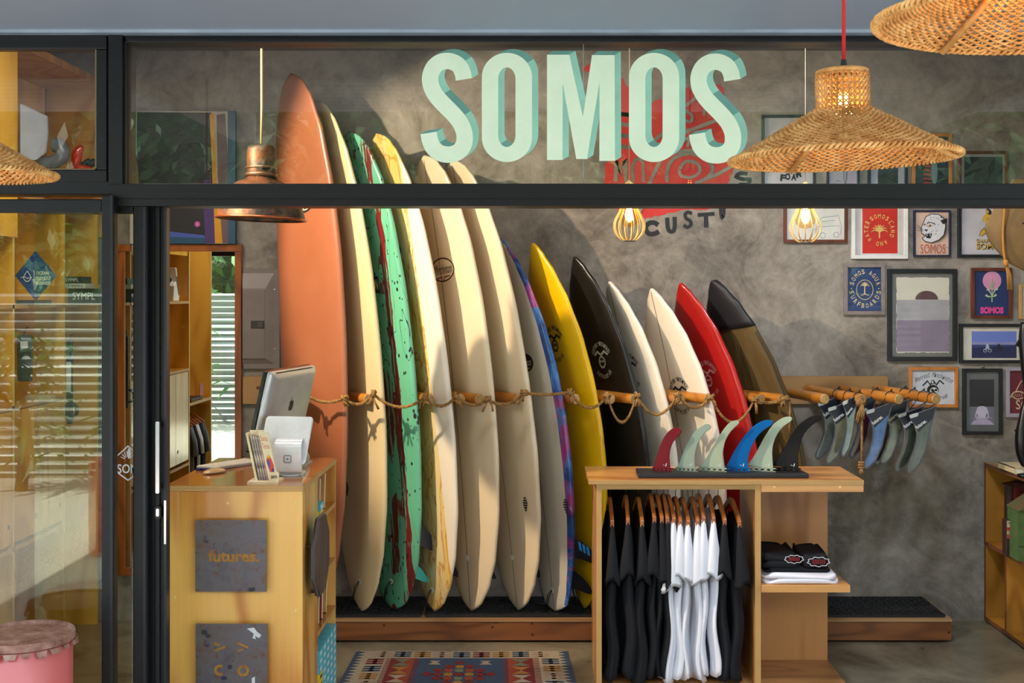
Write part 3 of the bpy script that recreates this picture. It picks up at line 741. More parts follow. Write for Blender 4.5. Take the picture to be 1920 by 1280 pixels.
bag = Board('surfboard in an olive canvas bag with black nose cap', (1338,525), (1482,1141), .58, 34, .075, SHORT, [BOL, BOL], .09,.03, 6.27)
# black nose cap on the bag, side zip
b = MB(); rings = []
for i in range(15):
    q = .845+.153*(i/14)**.8; q = min(q, .9985); h_ = interp(SHORT,q)*.56/2+.006; t2 = bag.thick(q)/2+.006; yc = bag.yc(q)
    rings.append([(h_*math.copysign(abs(math.cos(a_))**.72, math.cos(a_)), yc+t2*math.copysign(abs(math.sin(a_))**.85, math.sin(a_)), q*bag.L+.003) for a_ in [2*math.pi*k/24 for k in range(24)]])
b.loft(rings); ob('nose_cap', b, BBG, bag.root, smooth=True, local=True)
b = MB(); b.tube([(interp(SHORT,q)*.28+.003, bag.yc(q)-.012, q*bag.L) for q in [.06+.77*i/30 for i in range(31)]], .0035, 6); ob('zip', b, M((52,50,40),.5), bag.root, smooth=True, local=True)
# logos on decks
def oval_logo(bd, x, q, sc, txt, fill=None, ink=INK, back=None):
    a = bd.art(x, q, sc)
    if fill: a.ell(0,0,10,5.6,fill)
    if back: a.ell(0,0,9,4.8,back)
    a.ring(0,0,10,5.6,.7,ink)
    a.text(txt, -7.5, 2, 4.6, ink if not fill or back else CREAM, w=15, shear=.3, bold=.0)
    a.stroke([(-6,4),(-1,3.6),(0,6),(1.2,3.6),(6,3.4)], .5, ink if not fill or back else CREAM)
    a.build('logo', bd.root, local=True)
MAR = M((70,24,28), .5)
oval_logo(B['orange'], .03, .757, .0085, 'Minchinton', INK, INK, CREAM); oval_logo(B['ow1'], .02, .745, .0105, 'Minchinton', None, MAR)
oval_logo(B['gal'], .01, .66, .0085, 'Minchinton', INK); oval_logo(B['marble'], -.03, .75, .0085, 'Minchinton', INK)
a = B['green'].art(.0, .675, .0095); a.poly([(-11,-4.5),(11,-4.5),(12,5),(0,3),(-11,4.5)], INK); a.text('MINCHINTON', -10.3, 3, 6, CREAM, w=21, bold=.02); a.build('logo', B['green'].root, local=True)
def emblem(bd, x, q, sc, ink):
    a = bd.art(x, q, sc)
    a.arc('Forrest Minchinton', 0, 0, 8, 9.5, 2.4, ink, -62, 62, wid=.5, bold=.0); a.arc('Surfboards', 0, 0, 8, 9.5, 2.4, ink, 225, 135, inward=True, wid=.55, bold=.0)
    a.stroke([(-6,-3),(-3,-5),(0,-3),(3,-5),(6,-3)], 1.3, ink); a.ring(0,1,2.6,3,.9,ink); a.ell(-1,.6,.7,.8,ink); a.ell(1,.6,.7,.8,ink); a.stroke([(-1.5,4),(1.5,4)], 1, ink)
    a.build('logo', bd.root, local=True)
LT = M((190,186,178), .5); DRK = M((110,14,14), .5)
emblem(B['black'], .06, .70, .009, LT); emblem(B['w4'], .06, .66, .009, INK); emblem(B['yellow'], .03, .72, .009, INK); emblem(B['red'], .05, .70, .009, M((210,150,140), .5))
emblem(B['w3'], .03, .72, .009, INK)
def sticker(bd, x, q, sc):
    a = bd.art(x, q, sc)
    for i, ww in enumerate((3,5,6,5.4,4,2.4)): a.stroke([(-ww/2,-5+i*2),(ww/2,-5+i*2)], 1.4, INK)
    a.build('logo', bd.root, local=True)
for k_, x, q in (('beige',-.08,.235),('marble',-.07,.24),('ow2',.17,.235),('gal',.2,.28)): sticker(B[k_], x, q, .006)
# fins, plugs
B['green'].fin(.085, .12, .10, FTE); B['green'].fin(.155, .185, .125, FBK)
for k_ in ('gal',): 
    gf = B[k_].fin(.165, .185, .12, FDK, .1); B[k_].fin(.085, .13, .115, FDK)
    y_ = B[k_].yc(.165)+B[k_].thick(.165)/2-.012; z_ = .165*B[k_].L; bu = lambda a_: 1-.8*a_
    for j_ in range(3):
        a1, a2 = .2+.17*j_, .31+.17*j_
        sp_ = [(.1898, y_+a_*.12*math.cos(.1), z_+(b_-.5)*.12) for a_, b_ in ((a1,bu(a1)-.05),(a2,bu(a2)-.05),(a2,bu(a2)-.42),(a1,bu(a1)-.42))]
        ob('stripe', MB().prism([(x_+math.sin(.1)*(yy_-y_), yy_, zz_) for x_, yy_, zz_ in sp_], (.0006,0,0)), M((50,140,200), .4), gf, local=True)
for k_ in ('beige','marble','ow1','ow2','yellow','black','w3','w4','red'): B[k_].fin(.1, 0, .12, FDK)
BLU = M((50,140,200), .4)
for k_, q, lp in (('beige',.058,True),('green',.06,True),('marble',.045,True),('yellow',.05,False),('ow1',.115,False),('ow2',.115,False),('gal',.055,True)): B[k_].plug(q, -.0, lp)
# black leash cord lying on the mat behind the boards
b = MB(); b.tube(crom([W(912,1121,6.38),W(935,1119,6.40),W(955,1124,6.36),W(985,1120,6.42),W(1000,1128,6.34),W(1030,1130,6.33),W(1050,1100,6.45),W(1072,1103,6.45),W(1078,1125,6.36)], 6), .0035, 6)
ob('surf_leash', b, BLACK, smooth=True, label='thin black leash lying on the mat behind the off white boards', cat='leash')
# ------------------------------------------------------------------ counter
C0, C1 = 4.47, 5.23; CXL, CXR = -1.341, -.84; CZ = 1.05
ct = thing('shop_counter', 'yellow varnished plywood shop counter with open shelves on its right side', 'counter', ((CXL+CXR)/2, C0, 0))
ob('front_panel', MB().box((CXL+.004,C0+.004,0),(CXR-.02,C0+.022,CZ-.02)), PLY, ct)
ob('counter_top', MB().box((CXL,C0,CZ-.0205),(CXR,C1,CZ)), PLYD, ct)
ob('top_edge', MB().box((CXL,C0-.0012,CZ-.0203),(CXR,C0+.0005,CZ-.0005)).box((CXR-.0005,C0,CZ-.0203),(CXR+.0012,C1,CZ-.0005)), EDZ, ct)
ob('side_panel', MB().box((CXL+.004,C0+.022,0),(CXL+.022,C1-.01,CZ-.02)), PLY, ct)
ob('side_post', MB().box((CXR-.02,C0+.004,0),(CXR-.002,4.79,CZ-.021)), PLY, ct)
ob('back_panel', MB().box((CXL+.022,C1-.02,0),(CXR-.002,C1-.002,CZ-.021)), PLY, ct)
ob('shelf_back', MB().box((-1.16,4.47+.03,0),(-1.142,C1-.02,CZ-.021)), PLY, ct)
ob('niche_side', MB().box((-1.142,4.772,0),(CXR-.02,4.79,CZ-.021)), PLY, ct)
SHZ = (.865, .63, .427, .235)
for z in SHZ:
    sh = ob('shelf', MB().box((-1.142,4.79,z-.018),(CXR-.002,C1-.02,z)), PLYD, ct)
    ob('shelf_edge', MB().box((CXR-.0025,4.79,z-.018),(CXR-.0008,C1-.02,z)), EDZ, sh)
ob('shelf', MB().box((-1.142,4.79,.06),(CXR-.002,C1-.02,.078)), PLYD, ct)
PLUG = M((240,205,120), .4)
for px, py in ((316,944),(316,1143),(427,943),(554,943),(554,1144),(432,1144),(327,1120),(563,925)):
    ob('screw_plug', MB().lathe([(.006,0),(.005,.0008),(.0005,.001)], W(px,py,C0+.003), 10, axis=(0,-1,0)), PLUG, ct)
ob('screw', MB().lathe([(.006,0),(.004,.001),(.0005,.001)], W(321,918,C0+.003), 10, axis=(0,-1,0)), SCREW, ct)
# steel plates with cut out lettering
t = NT('rusty_steel'); v = t.coord(); n1 = t.noise(v, 9, 6, .65, .6); n2 = t.noise(v, 38, 5, .7)
c0 = t.ramp(n1, [(.3,(84,80,88)),(.5,(104,98,102)),(.66,(104,84,76))]); c1 = t.mix(t.ramp(n2, [(.56,0.0),(.68,1.0)]), c0, (112,66,44)); c2 = t.mix(t.ramp(t.noise(v, 17, 3), [(.66,0.0),(.72,1.0)]), c1, (44,46,56))
STEEL = t.base(c2, .5, .45, .5); t.bump(n2, .15, .004)
GOLD = M((170,118,30), .5, var=(140,92,20), vs=20)
def plate(px0, py0, px1, py1, label, art):
    d_ = C0-.022
    p = thing('steel_sign', label, 'sign', W((px0+px1)/2, py1, C0))
    ob('plate', MB().box((PX(px0,d_),d_,PZ(py1,d_)),(PX(px1,d_),d_+.004,PZ(py0,d_))), STEEL, p, bevel=.001)
    b_ = MB()
    for x_, y_ in ((px0+12,py0+12),(px1-12,py0+12),(px0+12,py1-12),(px1-12,py1-12)): b_.tube([W(x_,y_,d_+.004), W(x_,y_,d_+.004)+Vector((0,.022,0))], .006, 8)
    ob('standoffs', b_, SCREW, p, kind='stuff')
    art(p, wallmap(d_-.0004, .0003))
def art1(p, mp):
    a = Art(mp); a.text('futures.', 390, 1053, 21.5, GOLD, w=96, bold=.035); a.build('cut_lettering', p)
def art2(p, mp):
    def pc(n_, f): a = Art(mp); f(a); a.build(n_, p)
    for pts in ([(401,1203),(413,1208),(411,1211),(401,1208)],[(401,1218),(422,1210),(423,1214),(402,1222)],[(445,1203),(466,1212),(465,1216),(445,1207)],[(445,1219),(455,1215),(456,1218),(446,1222)]): pc('cut_slot', lambda a: a.poly(pts, GOLD))
    pc('cut_letter', lambda a: a.ring(412,1256,8,8,5,GOLD,20,50,310)); pc('cut_letter', lambda a: a.ring(456,1257,8.5,8.5,5,GOLD,12,95,265)); pc('cut_letter', lambda a: a.ring(456,1257,8.5,8.5,5,GOLD,12,-85,85))
    WP = M((214,212,216), .5); DK = M((40,42,52), .5)
    pc('paint_mark', lambda a: a.poly([(463,1178),(476,1176),(482,1184),(490,1190),(486,1196),(478,1192),(480,1198),(473,1196),(476,1188)], WP))
    for x, y, rx, ry in ((431,1250,4.5,4.5),(420,1271,6,4),(383,1185,6,5),(390,1192,5,4)): pc('paint_mark', lambda a: a.ell(x,y,rx,ry,DK))
    pc('paint_mark', lambda a: a.poly([(472,1271),(478,1268),(478,1280),(472,1282)], WP))
plate(366,975,500,1109, 'square rusty steel sign with a cut out word, upper one on the counter front', art1)
plate(367,1169,502,1303, 'square rusty steel sign with cut out chevrons and letters, lower one on the counter', art2)
# octagonal weathered timber plaque on the counter side
oc = thing('wall_plaque', 'dark weathered wooden octagonal plaque bracketed to the side of the counter', 'plaque', (CXR, 4.63, .6))
R_ = .155; cy_, cz_ = 4.635, .765
pts = [(CXR+.026, cy_+R_*math.cos(math.radians(22.5+45*k)), cz_+R_*math.sin(math.radians(22.5+45*k))) for k in range(8)]
ob('disc', MB().prism(pts, (.02,0,0)), wood('weathered', (92,74,62), (48,38,34), 'z', 3, 6, .8, 0, 15), oc)
rim = [(CXR+.036, cy_+R_*math.cos(math.radians(22.5+45*k)), cz_+R_*math.sin(math.radians(22.5+45*k))) for k in range(9)]
ob('rim_band', MB().tube(rim, .011, 4, flat=.4), M((118,112,118), .5, .5), oc)
ob('bracket', MB().tube([(CXR-.002,cy_-.1,cz_+.05),(CXR+.03,cy_-.1,cz_+.05)], .005, 8).tube([(CXR-.002,cy_+.02,cz_-R_+.01),(CXR+.03,cy_+.02,cz_-R_+.01)], .007, 8), SCREW, oc, kind='stuff')
# books, cartons and wax boxes on the shelves
MRN = M((128,34,32), .6); KRAFT = M((186,138,86), .7, var=(170,120,70), vs=30); CYAN = M((86,188,206), .5); YEL = M((238,208,40), .5); PAPER = M((222,206,170), .7)
shelfw = ('top','second','third','lowest')
random.seed(11)
def book(y, z, th, h, dep, m, lean, label):
    b = MB(); b.obox((CXR-.02-dep/2, y, z+h/2*math.cos(lean)+th*.5*abs(math.sin(lean))), (dep/2,0,0), (0,th/2*math.cos(lean),-th/2*math.sin(lean)), (0,h/2*math.sin(lean),h/2*math.cos(lean)))
    o = thing('booklet', label, 'book', (CXR-.03,y,z), 'booklets in the counter shelves'); ob('cover', b, m, o)
    q = MB().obox((CXR-.0195-dep/2, y, z+h/2*math.cos(lean)+th*.5*abs(math.sin(lean))+.001), (dep/2,0,0), (0,th*.36*math.cos(lean),-th*.36*math.sin(lean)), (0,h/2*math.sin(lean),h/2*math.cos(lean)))
    ob('pages', q, PAPER, o)
names = ['first','second','third','fourth']
rows = [(SHZ[0], [(4.86,.03,.12,MRN,.05),(4.945,.026,.135,KRAFT,.1),(5.06,.03,.14,KRAFT,.16)]),
        (SHZ[1], [(4.89,.024,.13,KRAFT,.16),(4.98,.024,.12,MRN,.05),(5.08,.03,.15,MRN,.02)]),
        (SHZ[2], [(4.83,.03,.12,MRN,.05),(4.92,.026,.13,KRAFT,.08),(5.0,.03,.14,MRN,.12),(5.1,.022,.15,KRAFT,.14)])]
for si, (z, it) in enumerate(rows):
    for i, (y, th_, h_, m_, ln) in enumerate(it):
        col_ = 'dark red' if m_ is MRN else 'brown kraft'
        book(y, z, th_, h_, .13, m_, ln, '%s booklet standing on the %s counter shelf, %s from the front' % (col_, shelfw[si], names[i]))
def wax(y, z, m_, label, grp, dx=0, wy=.075, h_=.03):
    x1_ = CXR+.004+dx; o = thing('wax_box', label, 'box', (x1_-.06,y,z), grp)
    ob('carton', MB().box((x1_-.12,y-wy/2,z),(x1_,y+wy/2,z+h_-.001)), m_, o)
    ob('label', MB().box((x1_,y-.02,z+.008),(x1_+.0006,y+.02,z+.02)), WHITE if m_ is CYAN else BLACK, o)
wax(4.85, SHZ[0], YEL, 'yellow wax box at the bottom of the pair on the top counter shelf', 'wax boxes in the counter'); wax(4.85, SHZ[0]+.03, CYAN, 'blue wax box on top of the yellow box on the top counter shelf', 'wax boxes in the counter')
for c_ in range(5):
    y = 4.832+c_*.083
    for r_ in range(9):
        m_ = YEL if (c_ == 0 and r_ in (4,5)) else CYAN
        wax(y, .078+r_*.0315 if False else SHZ[3]-.235+.078+r_*.0305, m_, ('upper' if r_ == 5 else 'lower') + ' of the two yellow wax boxes in the bottom counter stack' if m_ is YEL else 'blue wax box in the bottom counter stack, %s layer up, %s column from the front' % (('first','second','third','fourth','fifth','sixth','seventh','eighth','ninth')[r_], ('first','second','third','fourth','fifth')[c_]), 'yellow wax boxes in the bottom stack' if m_ is YEL else 'blue wax boxes in the bottom stack', 0)
# ------------------------------------------------------------------ things on the counter
SIL = M((206,207,208), .3, .6); SILD = M((150,152,155), .35, .7)
imc = Vector((PX(524,5.02), 5.02, CZ))
im = thing('desktop_computer', 'silver all-in-one desktop computer seen from behind on the counter', 'computer', imc)
yaw = math.radians(11); wd_ = Vector((math.sin(yaw), math.cos(yaw), 0)); fc = Vector((-math.cos(yaw), math.sin(yaw), 0)); tilt = math.radians(13)
up_ = (Vector((0,0,1))*math.cos(tilt)-fc*math.sin(tilt)).normalized(); fc2 = wd_.cross(up_); fc2 = fc2 if fc2.dot(fc) > 0 else -fc2
pc_ = imc+Vector((.01,0,.235)); hw, hh = .24, .165
def slab(c, w_, h_, t_, r=.012, n=4):
    pts = []
    for sx_, sz_, a0 in ((1,1,0),(-1,1,90),(-1,-1,180),(1,-1,270)):
        for k in range(n+1):
            q = math.radians(a0+90*k/n); pts.append(c+wd_*(sx_*(w_-r)+r*math.cos(q))+up_*(sz_*(h_-r)+r*math.sin(q)))
    return pts
ob('bezel', MB().prism(slab(pc_, hw, hh, 0), fc2*.014), BLACKG, im)
b = MB(); rings = []
for i in range(7):
    t_ = i/6; s_ = 1-.16*t_**2.5; rings.append(slab(pc_-fc2*(.004+.032*t_), hw*s_, hh*s_, 0))
b.loft(rings); ob('rear_shell', b, SIL, im, smooth=True, auto=35)
b = MB(); b.prism([pc_-fc2*.006+wd_*(-hw-.0005)+up_*(z_*hh)+fc2*y_ for z_, y_ in ((-.7,0),(.2,0),(.2,.003),(-.7,.003))], wd_*-.0008); ob('drive_slot', b, BLACK, im)
b = MB().obox(pc_-fc2*.02+up_*(hh-.004), wd_*(hw*.8), fc2*.003, up_*.0012); ob('vent_slot', b, BLACK, im)
# dark apple-shaped badge on the shell
bc = pc_-fc2*.0375+up_*.02
a = Art(lambda x, y, lay: bc-fc2*(lay*.0004)+wd_*(-x*.001)-up_*(y*.001))
a.poly([(0,-16),(8,-20),(17,-17),(20,-9),(15,-3),(15,6),(21,10),(16,20),(8,26),(0,23),(-8,26),(-16,20),(-21,8),(-19,-8),(-12,-18),(-5,-18)], BLACK); a.poly([(1,-21),(3,-30),(10,-34),(8,-25)], BLACK); a.build('badge', im)
b = MB()
st_ = [pc_-fc2*.03-up_*.06, pc_-fc2*.075-up_*.11, imc+Vector((.11,-.03,.03)), imc+Vector((.10,-.03,.003))]
b.loft([[p+wd_*(s_*.05)+o_ for s_, o_ in ((-1,Vector((0,0,.004))),(1,Vector((0,0,.004))),(1,-Vector((0,0,.004))),(-1,-Vector((0,0,.004))))] for p in crom(st_, 5)]); ob('stand', b, SIL, im, smooth=True, auto=40)
ob('foot', MB().box((imc.x-.06,imc.y-.09,CZ),(imc.x+.12,imc.y+.09,CZ+.006)), SIL, im, bevel=.002)
# payment tablet on white stand
tb = thing('payment_tablet', 'white payment tablet on a white stand with square logo', 'tablet', W(540,890,4.72))
dT = 4.74; GW = M((240,240,240), .12, coat=.5)
zc_ = PZ(826,dT); xc_ = PX(537,dT)
tw = Vector((.985,-.17,0)).normalized(); tu = Vector((.12,.30,.93)).normalized(); tn = tw.cross(tu).normalized()
def rrect(c, w_, h_, r, n=5):
    pts = []
    for sx_, sz_, a0 in ((1,1,0),(-1,1,90),(-1,-1,180),(1,-1,270)):
        for k in range(n+1):
            q = math.radians(a0+90*k/n); pts.append(c+tw*(sx_*(w_-r)+r*math.cos(q))+tu*(sz_*(h_-r)+r*math.sin(q)))
    return pts
cT = Vector((xc_, dT, zc_))
b = MB(); b.loft([rrect(cT-tn*t_, .096-s_, .094-s_, .014) for t_, s_ in ((.0,.006),(-.004,.001),(-.010,0),(-.014,.003))]); ob('tablet_case', b, GW, tb, smooth=True, auto=40)
b = MB(); cS = W(541,860,4.69)
prof = [Vector((0,.05,.075)), Vector((0,.02,.072)), Vector((0,-.006,.058)), Vector((0,-.012,.03)), Vector((0,-.008,-.035)), Vector((0,.0,-.052)), Vector((0,.03,-.058))]
pr = crom(prof, 4); rings = []
for p in pr: rings.append([cS+p+Vector((-.052,0,0)), cS+p+Vector((.052,-.012,0)), cS+p+Vector((.052,.008,.002)), cS+p+Vector((-.052,.02,.002))])
b.loft(rings); ob('stand', b, GW, tb, smooth=True, auto=50, bevel=.003)
ob('stand_back', MB().box((cS.x-.05,cS.y+.02,CZ),(cS.x+.05,cS.y+.085,CZ+.012)), GW, tb, bevel=.003)
LG = M((150,150,152), .4)
a = Art(lambda x, y, lay: cS+Vector((x*.001, -.0205-x*.00012-lay*.0004, .002-y*.001)))
a.stroke([(-11,-13),(11,-13),(13,-11),(13,11),(11,13),(-11,13),(-13,11),(-13,-11)], 4, LG, closed=True); a.rect(-4,-4,4,4,LG); a.build('logo', tb)
ob('base_disc', MB().lathe([(.034,0),(.036,.004),(.03,.007)], (cS.x,cS.y+.03,CZ), 24), GW, tb, smooth=True)
# brochure rack
br = thing('brochure_rack', 'small pale wooden brochure rack at the counter edge', 'rack', W(494,905,4.56))
dB = 4.53; PALE = wood('pale_wood', (232,216,178), (212,190,146), 'z', 4, 4, .6, 0, 18)
x0_, x1_ = PX(466,dB), PX(523,dB)
ob('base', MB().box((x0_,dB-.02,CZ),(x1_,dB+.09,CZ+.008)), PALE, br)
lean = Vector((-.055,.075,.17))
def lq(o_, w_, t_, s0, s1): return [o_+lean*s0, o_+lean*s0+Vector((w_,0,0)), o_+lean*s1+Vector((w_,0,0)), o_+lean*s1]
o_ = Vector((PX(484,dB), dB+.012, CZ+.008))
ob('back_board', MB().prism(lq(o_+Vector((-.004,.035,0)), .052, 0, 0, 1.02), (0,.008,0)), PALE, br)
ob('side_board', MB().prism([o_+Vector((-.012,.04,0)),o_+Vector((-.012,-.004,0)),o_+lean*.98+Vector((-.012,-.004,0)),o_+lean*.98+Vector((-.012,.04,0))], (.008,0,0)), PALE, br)
ob('front_stop', MB().box((PX(505,dB-.02),dB-.018,CZ+.008),(PX(522,dB-.02),dB-.006,CZ+.042)), PALE, br)
a = Art(wallmap(dB-.019,.0003)); a.text('SANTA', 508, 897, 6, INK, w=12, bold=.02); a.build('stamp', br)
cols = [(58,46,62),(92,40,58),(70,60,92),(120,52,60),(150,130,120)]
for k in range(5):
    oo = o_+Vector((.0015+k*.009, 0, .0)); bk = thing('brochure', ('narrow printed brochure in the wooden rack, %s spine from the left' % ('first','second','third','fourth')[k] if k < 4 else 'cream brochure with red lettering and a bright figure, front of the rack'), 'brochure', oo, 'brochures in the rack')
    if k < 4: ob('leaf', MB().prism(lq(oo, .007, 0, 0, .93-.01*k), (0,.03,0)), M(cols[k], .5, var=(206,190,170), vs=28), bk)
    else:
        ob('leaf', MB().prism(lq(oo+Vector((0,-.004,0)), .034, 0, 0, 1.0), (0,.012,0)), M((236,220,180), .5), bk)
        a = Art(lambda x, y, lay: oo+Vector((0,-.0045-lay*.0003,0))+lean*(1-y/100)+Vector((x*.034/30,0,0)))
        rd = M((214,60,50), .5)
        a.text('Santa', 3, 18, 11, rd, w=22, bold=-.01); a.text('Teresa', 3, 34, 11, rd, w=24, bold=-.01)
        a.poly([(6,60),(12,50),(20,48),(24,56),(28,70),(22,80),(26,98),(4,98),(10,80)], M((206,70,60), .5)); a.poly([(8,62),(14,55),(16,66),(12,76)], M((60,80,160), .5)); a.poly([(18,76),(26,74),(24,90),(18,96)], M((80,50,110), .5)); a.poly([(12,52),(16,46),(20,50),(17,56)], M((236,190,60), .5))
        a.build('print', bk)
# keyboard, mouse, pen
kb = thing('keyboard', 'slim pale keyboard lying on the counter top', 'keyboard', W(430,874,4.95))
kc = Vector((PX(432,4.98), 4.98, CZ+.006)); ku = Vector((.55,.835,0)); kv = Vector((-.835,.55,0))
ob('keyboard_tray', MB().obox(kc, ku*.13, kv*.055, (0,0,.005)), SIL, kb, bevel=.002)
b = MB()
for i in range(12):
    for j in range(5): b.obox(kc+ku*(-.118+i*.0214)+kv*(-.042+j*.021)+Vector((0,0,.006)), ku*.0088, kv*.0085, (0,0,.0015))
ob('keys', b, M((240,226,200), .5), kb, kind='stuff')
ms = MB(); mc = Vector((PX(402,4.78), 4.78, CZ)); rings = []
for i in range(7):
    q = math.pi/2*i/6.001; rings.append([mc+ku*(.055*math.cos(q)*math.cos(a_))+kv*(.03*math.cos(q)*math.sin(a_))+Vector((0,0,.004+.016*math.sin(q))) for a_ in [2*math.pi*k/16 for k in range(16)]])
ms.loft(rings); ob('computer_mouse', ms, M((214,170,118), .2, coat=.6), smooth=True, label='low curved computer mouse beside the keyboard', cat='mouse')
pn = thing('pen', 'dark blue pen lying on the counter by the mouse', 'pen', W(388,881,4.84)); pcn = W(378,879,4.85); pcn.z = CZ+.005
ob('barrel', MB().tube([pcn, pcn+Vector((.07,-.01,0))], .0045, 8), M((30,34,110), .3), pn, smooth=True); ob('cap', MB().tube([pcn+Vector((-.022,.003,0)), pcn], .0055, 8), M((20,22,70), .3), pn, smooth=True)
# ------------------------------------------------------------------ display table with hanging shirts
T0, T1 = 5.389, 5.82; TX0, TX1, TZ = .243, 1.452, .93; TLX, TRX = .277, 1.0
tb = thing('display_table', 'plywood display table with hanging rail bay and open shelves', 'table', ((TX0+TX1)/2, T0, 0))
ob('table_top', MB().box((TX0-.0,T0,TZ-.018),(TX1,T1,TZ)), PLYT, tb)
ob('top_edge', MB().box((TX0,T0-.0012,TZ-.0175),(TX1,T0+.001,TZ-.0005)), EDZ, tb)
for x0_, x1_ in ((TLX,TLX+.024),(TRX-.024,TRX+.002)):
    p_ = ob('side_panel', MB().box((x0_,T0+.012,0),(x1_,T1-.02,TZ-.018)), PLYTV, tb); ob('panel_edge', MB().box((x0_,T0+.0105,0),(x1_,T0+.0125,TZ-.018)), EDX, p_)
ob('head_rail', MB().box((TLX+.024,T0+.012,TZ-.042),(TRX-.024,T1-.02,TZ-.018)), PLYT, tb)
ob('head_edge', MB().box((TLX+.024,T0+.0105,TZ-.042),(TRX-.024,T0+.0125,TZ-.018)), EDZ, tb)
ob('bay_floor', MB().box((TLX+.024,T0+.012,.0),(TRX-.024,T1-.02,.02)), PLYT, tb)
ob('hanging_rail', MB().tube([(TLX+.02,5.6,.872),(TRX-.02,5.6,.872)], .011, 12), SILD, tb, smooth=True)
ob('batten', MB().box((TRX+.002,T0+.002,TZ-.052),(TX1-.001,T0+.022,TZ-.018)), PLYT, tb)
SXR = 1.391
ob('back_panel', MB().box((TRX+.002,T1-.02,.016),(SXR,T1-.002,TZ-.018)), PLYTV, tb)
ob('base_board', MB().box((TRX+.002,T0+.01,0),(SXR,T1-.002,.018)), wood('ply_base', (186,132,76), (140,88,44), 'x', 1.6, 7, .4, .2, 21), tb)
zsf = PZ(1097,T0)
ob('mid_shelf', MB().box((TRX+.002,T0+.002,zsf-.02),(SXR,T1-.02,zsf)), PLYT, tb)
ob('shelf_lip', MB().box((TRX+.002,T0-.004,zsf-.03),(SXR,T0+.014,zsf-.0005)), PLYT, tb)
for px, py in ((1452,913),(1575,913),(1441,1104),(1564,1104)):
    ob('screw_plug', MB().lathe([(.006,0),(.005,.0008),(.0005,.001)], W(px,py,T0-.003 if py > 1000 else T0+.002), 10, axis=(0,-1,0)), PLUG, tb)
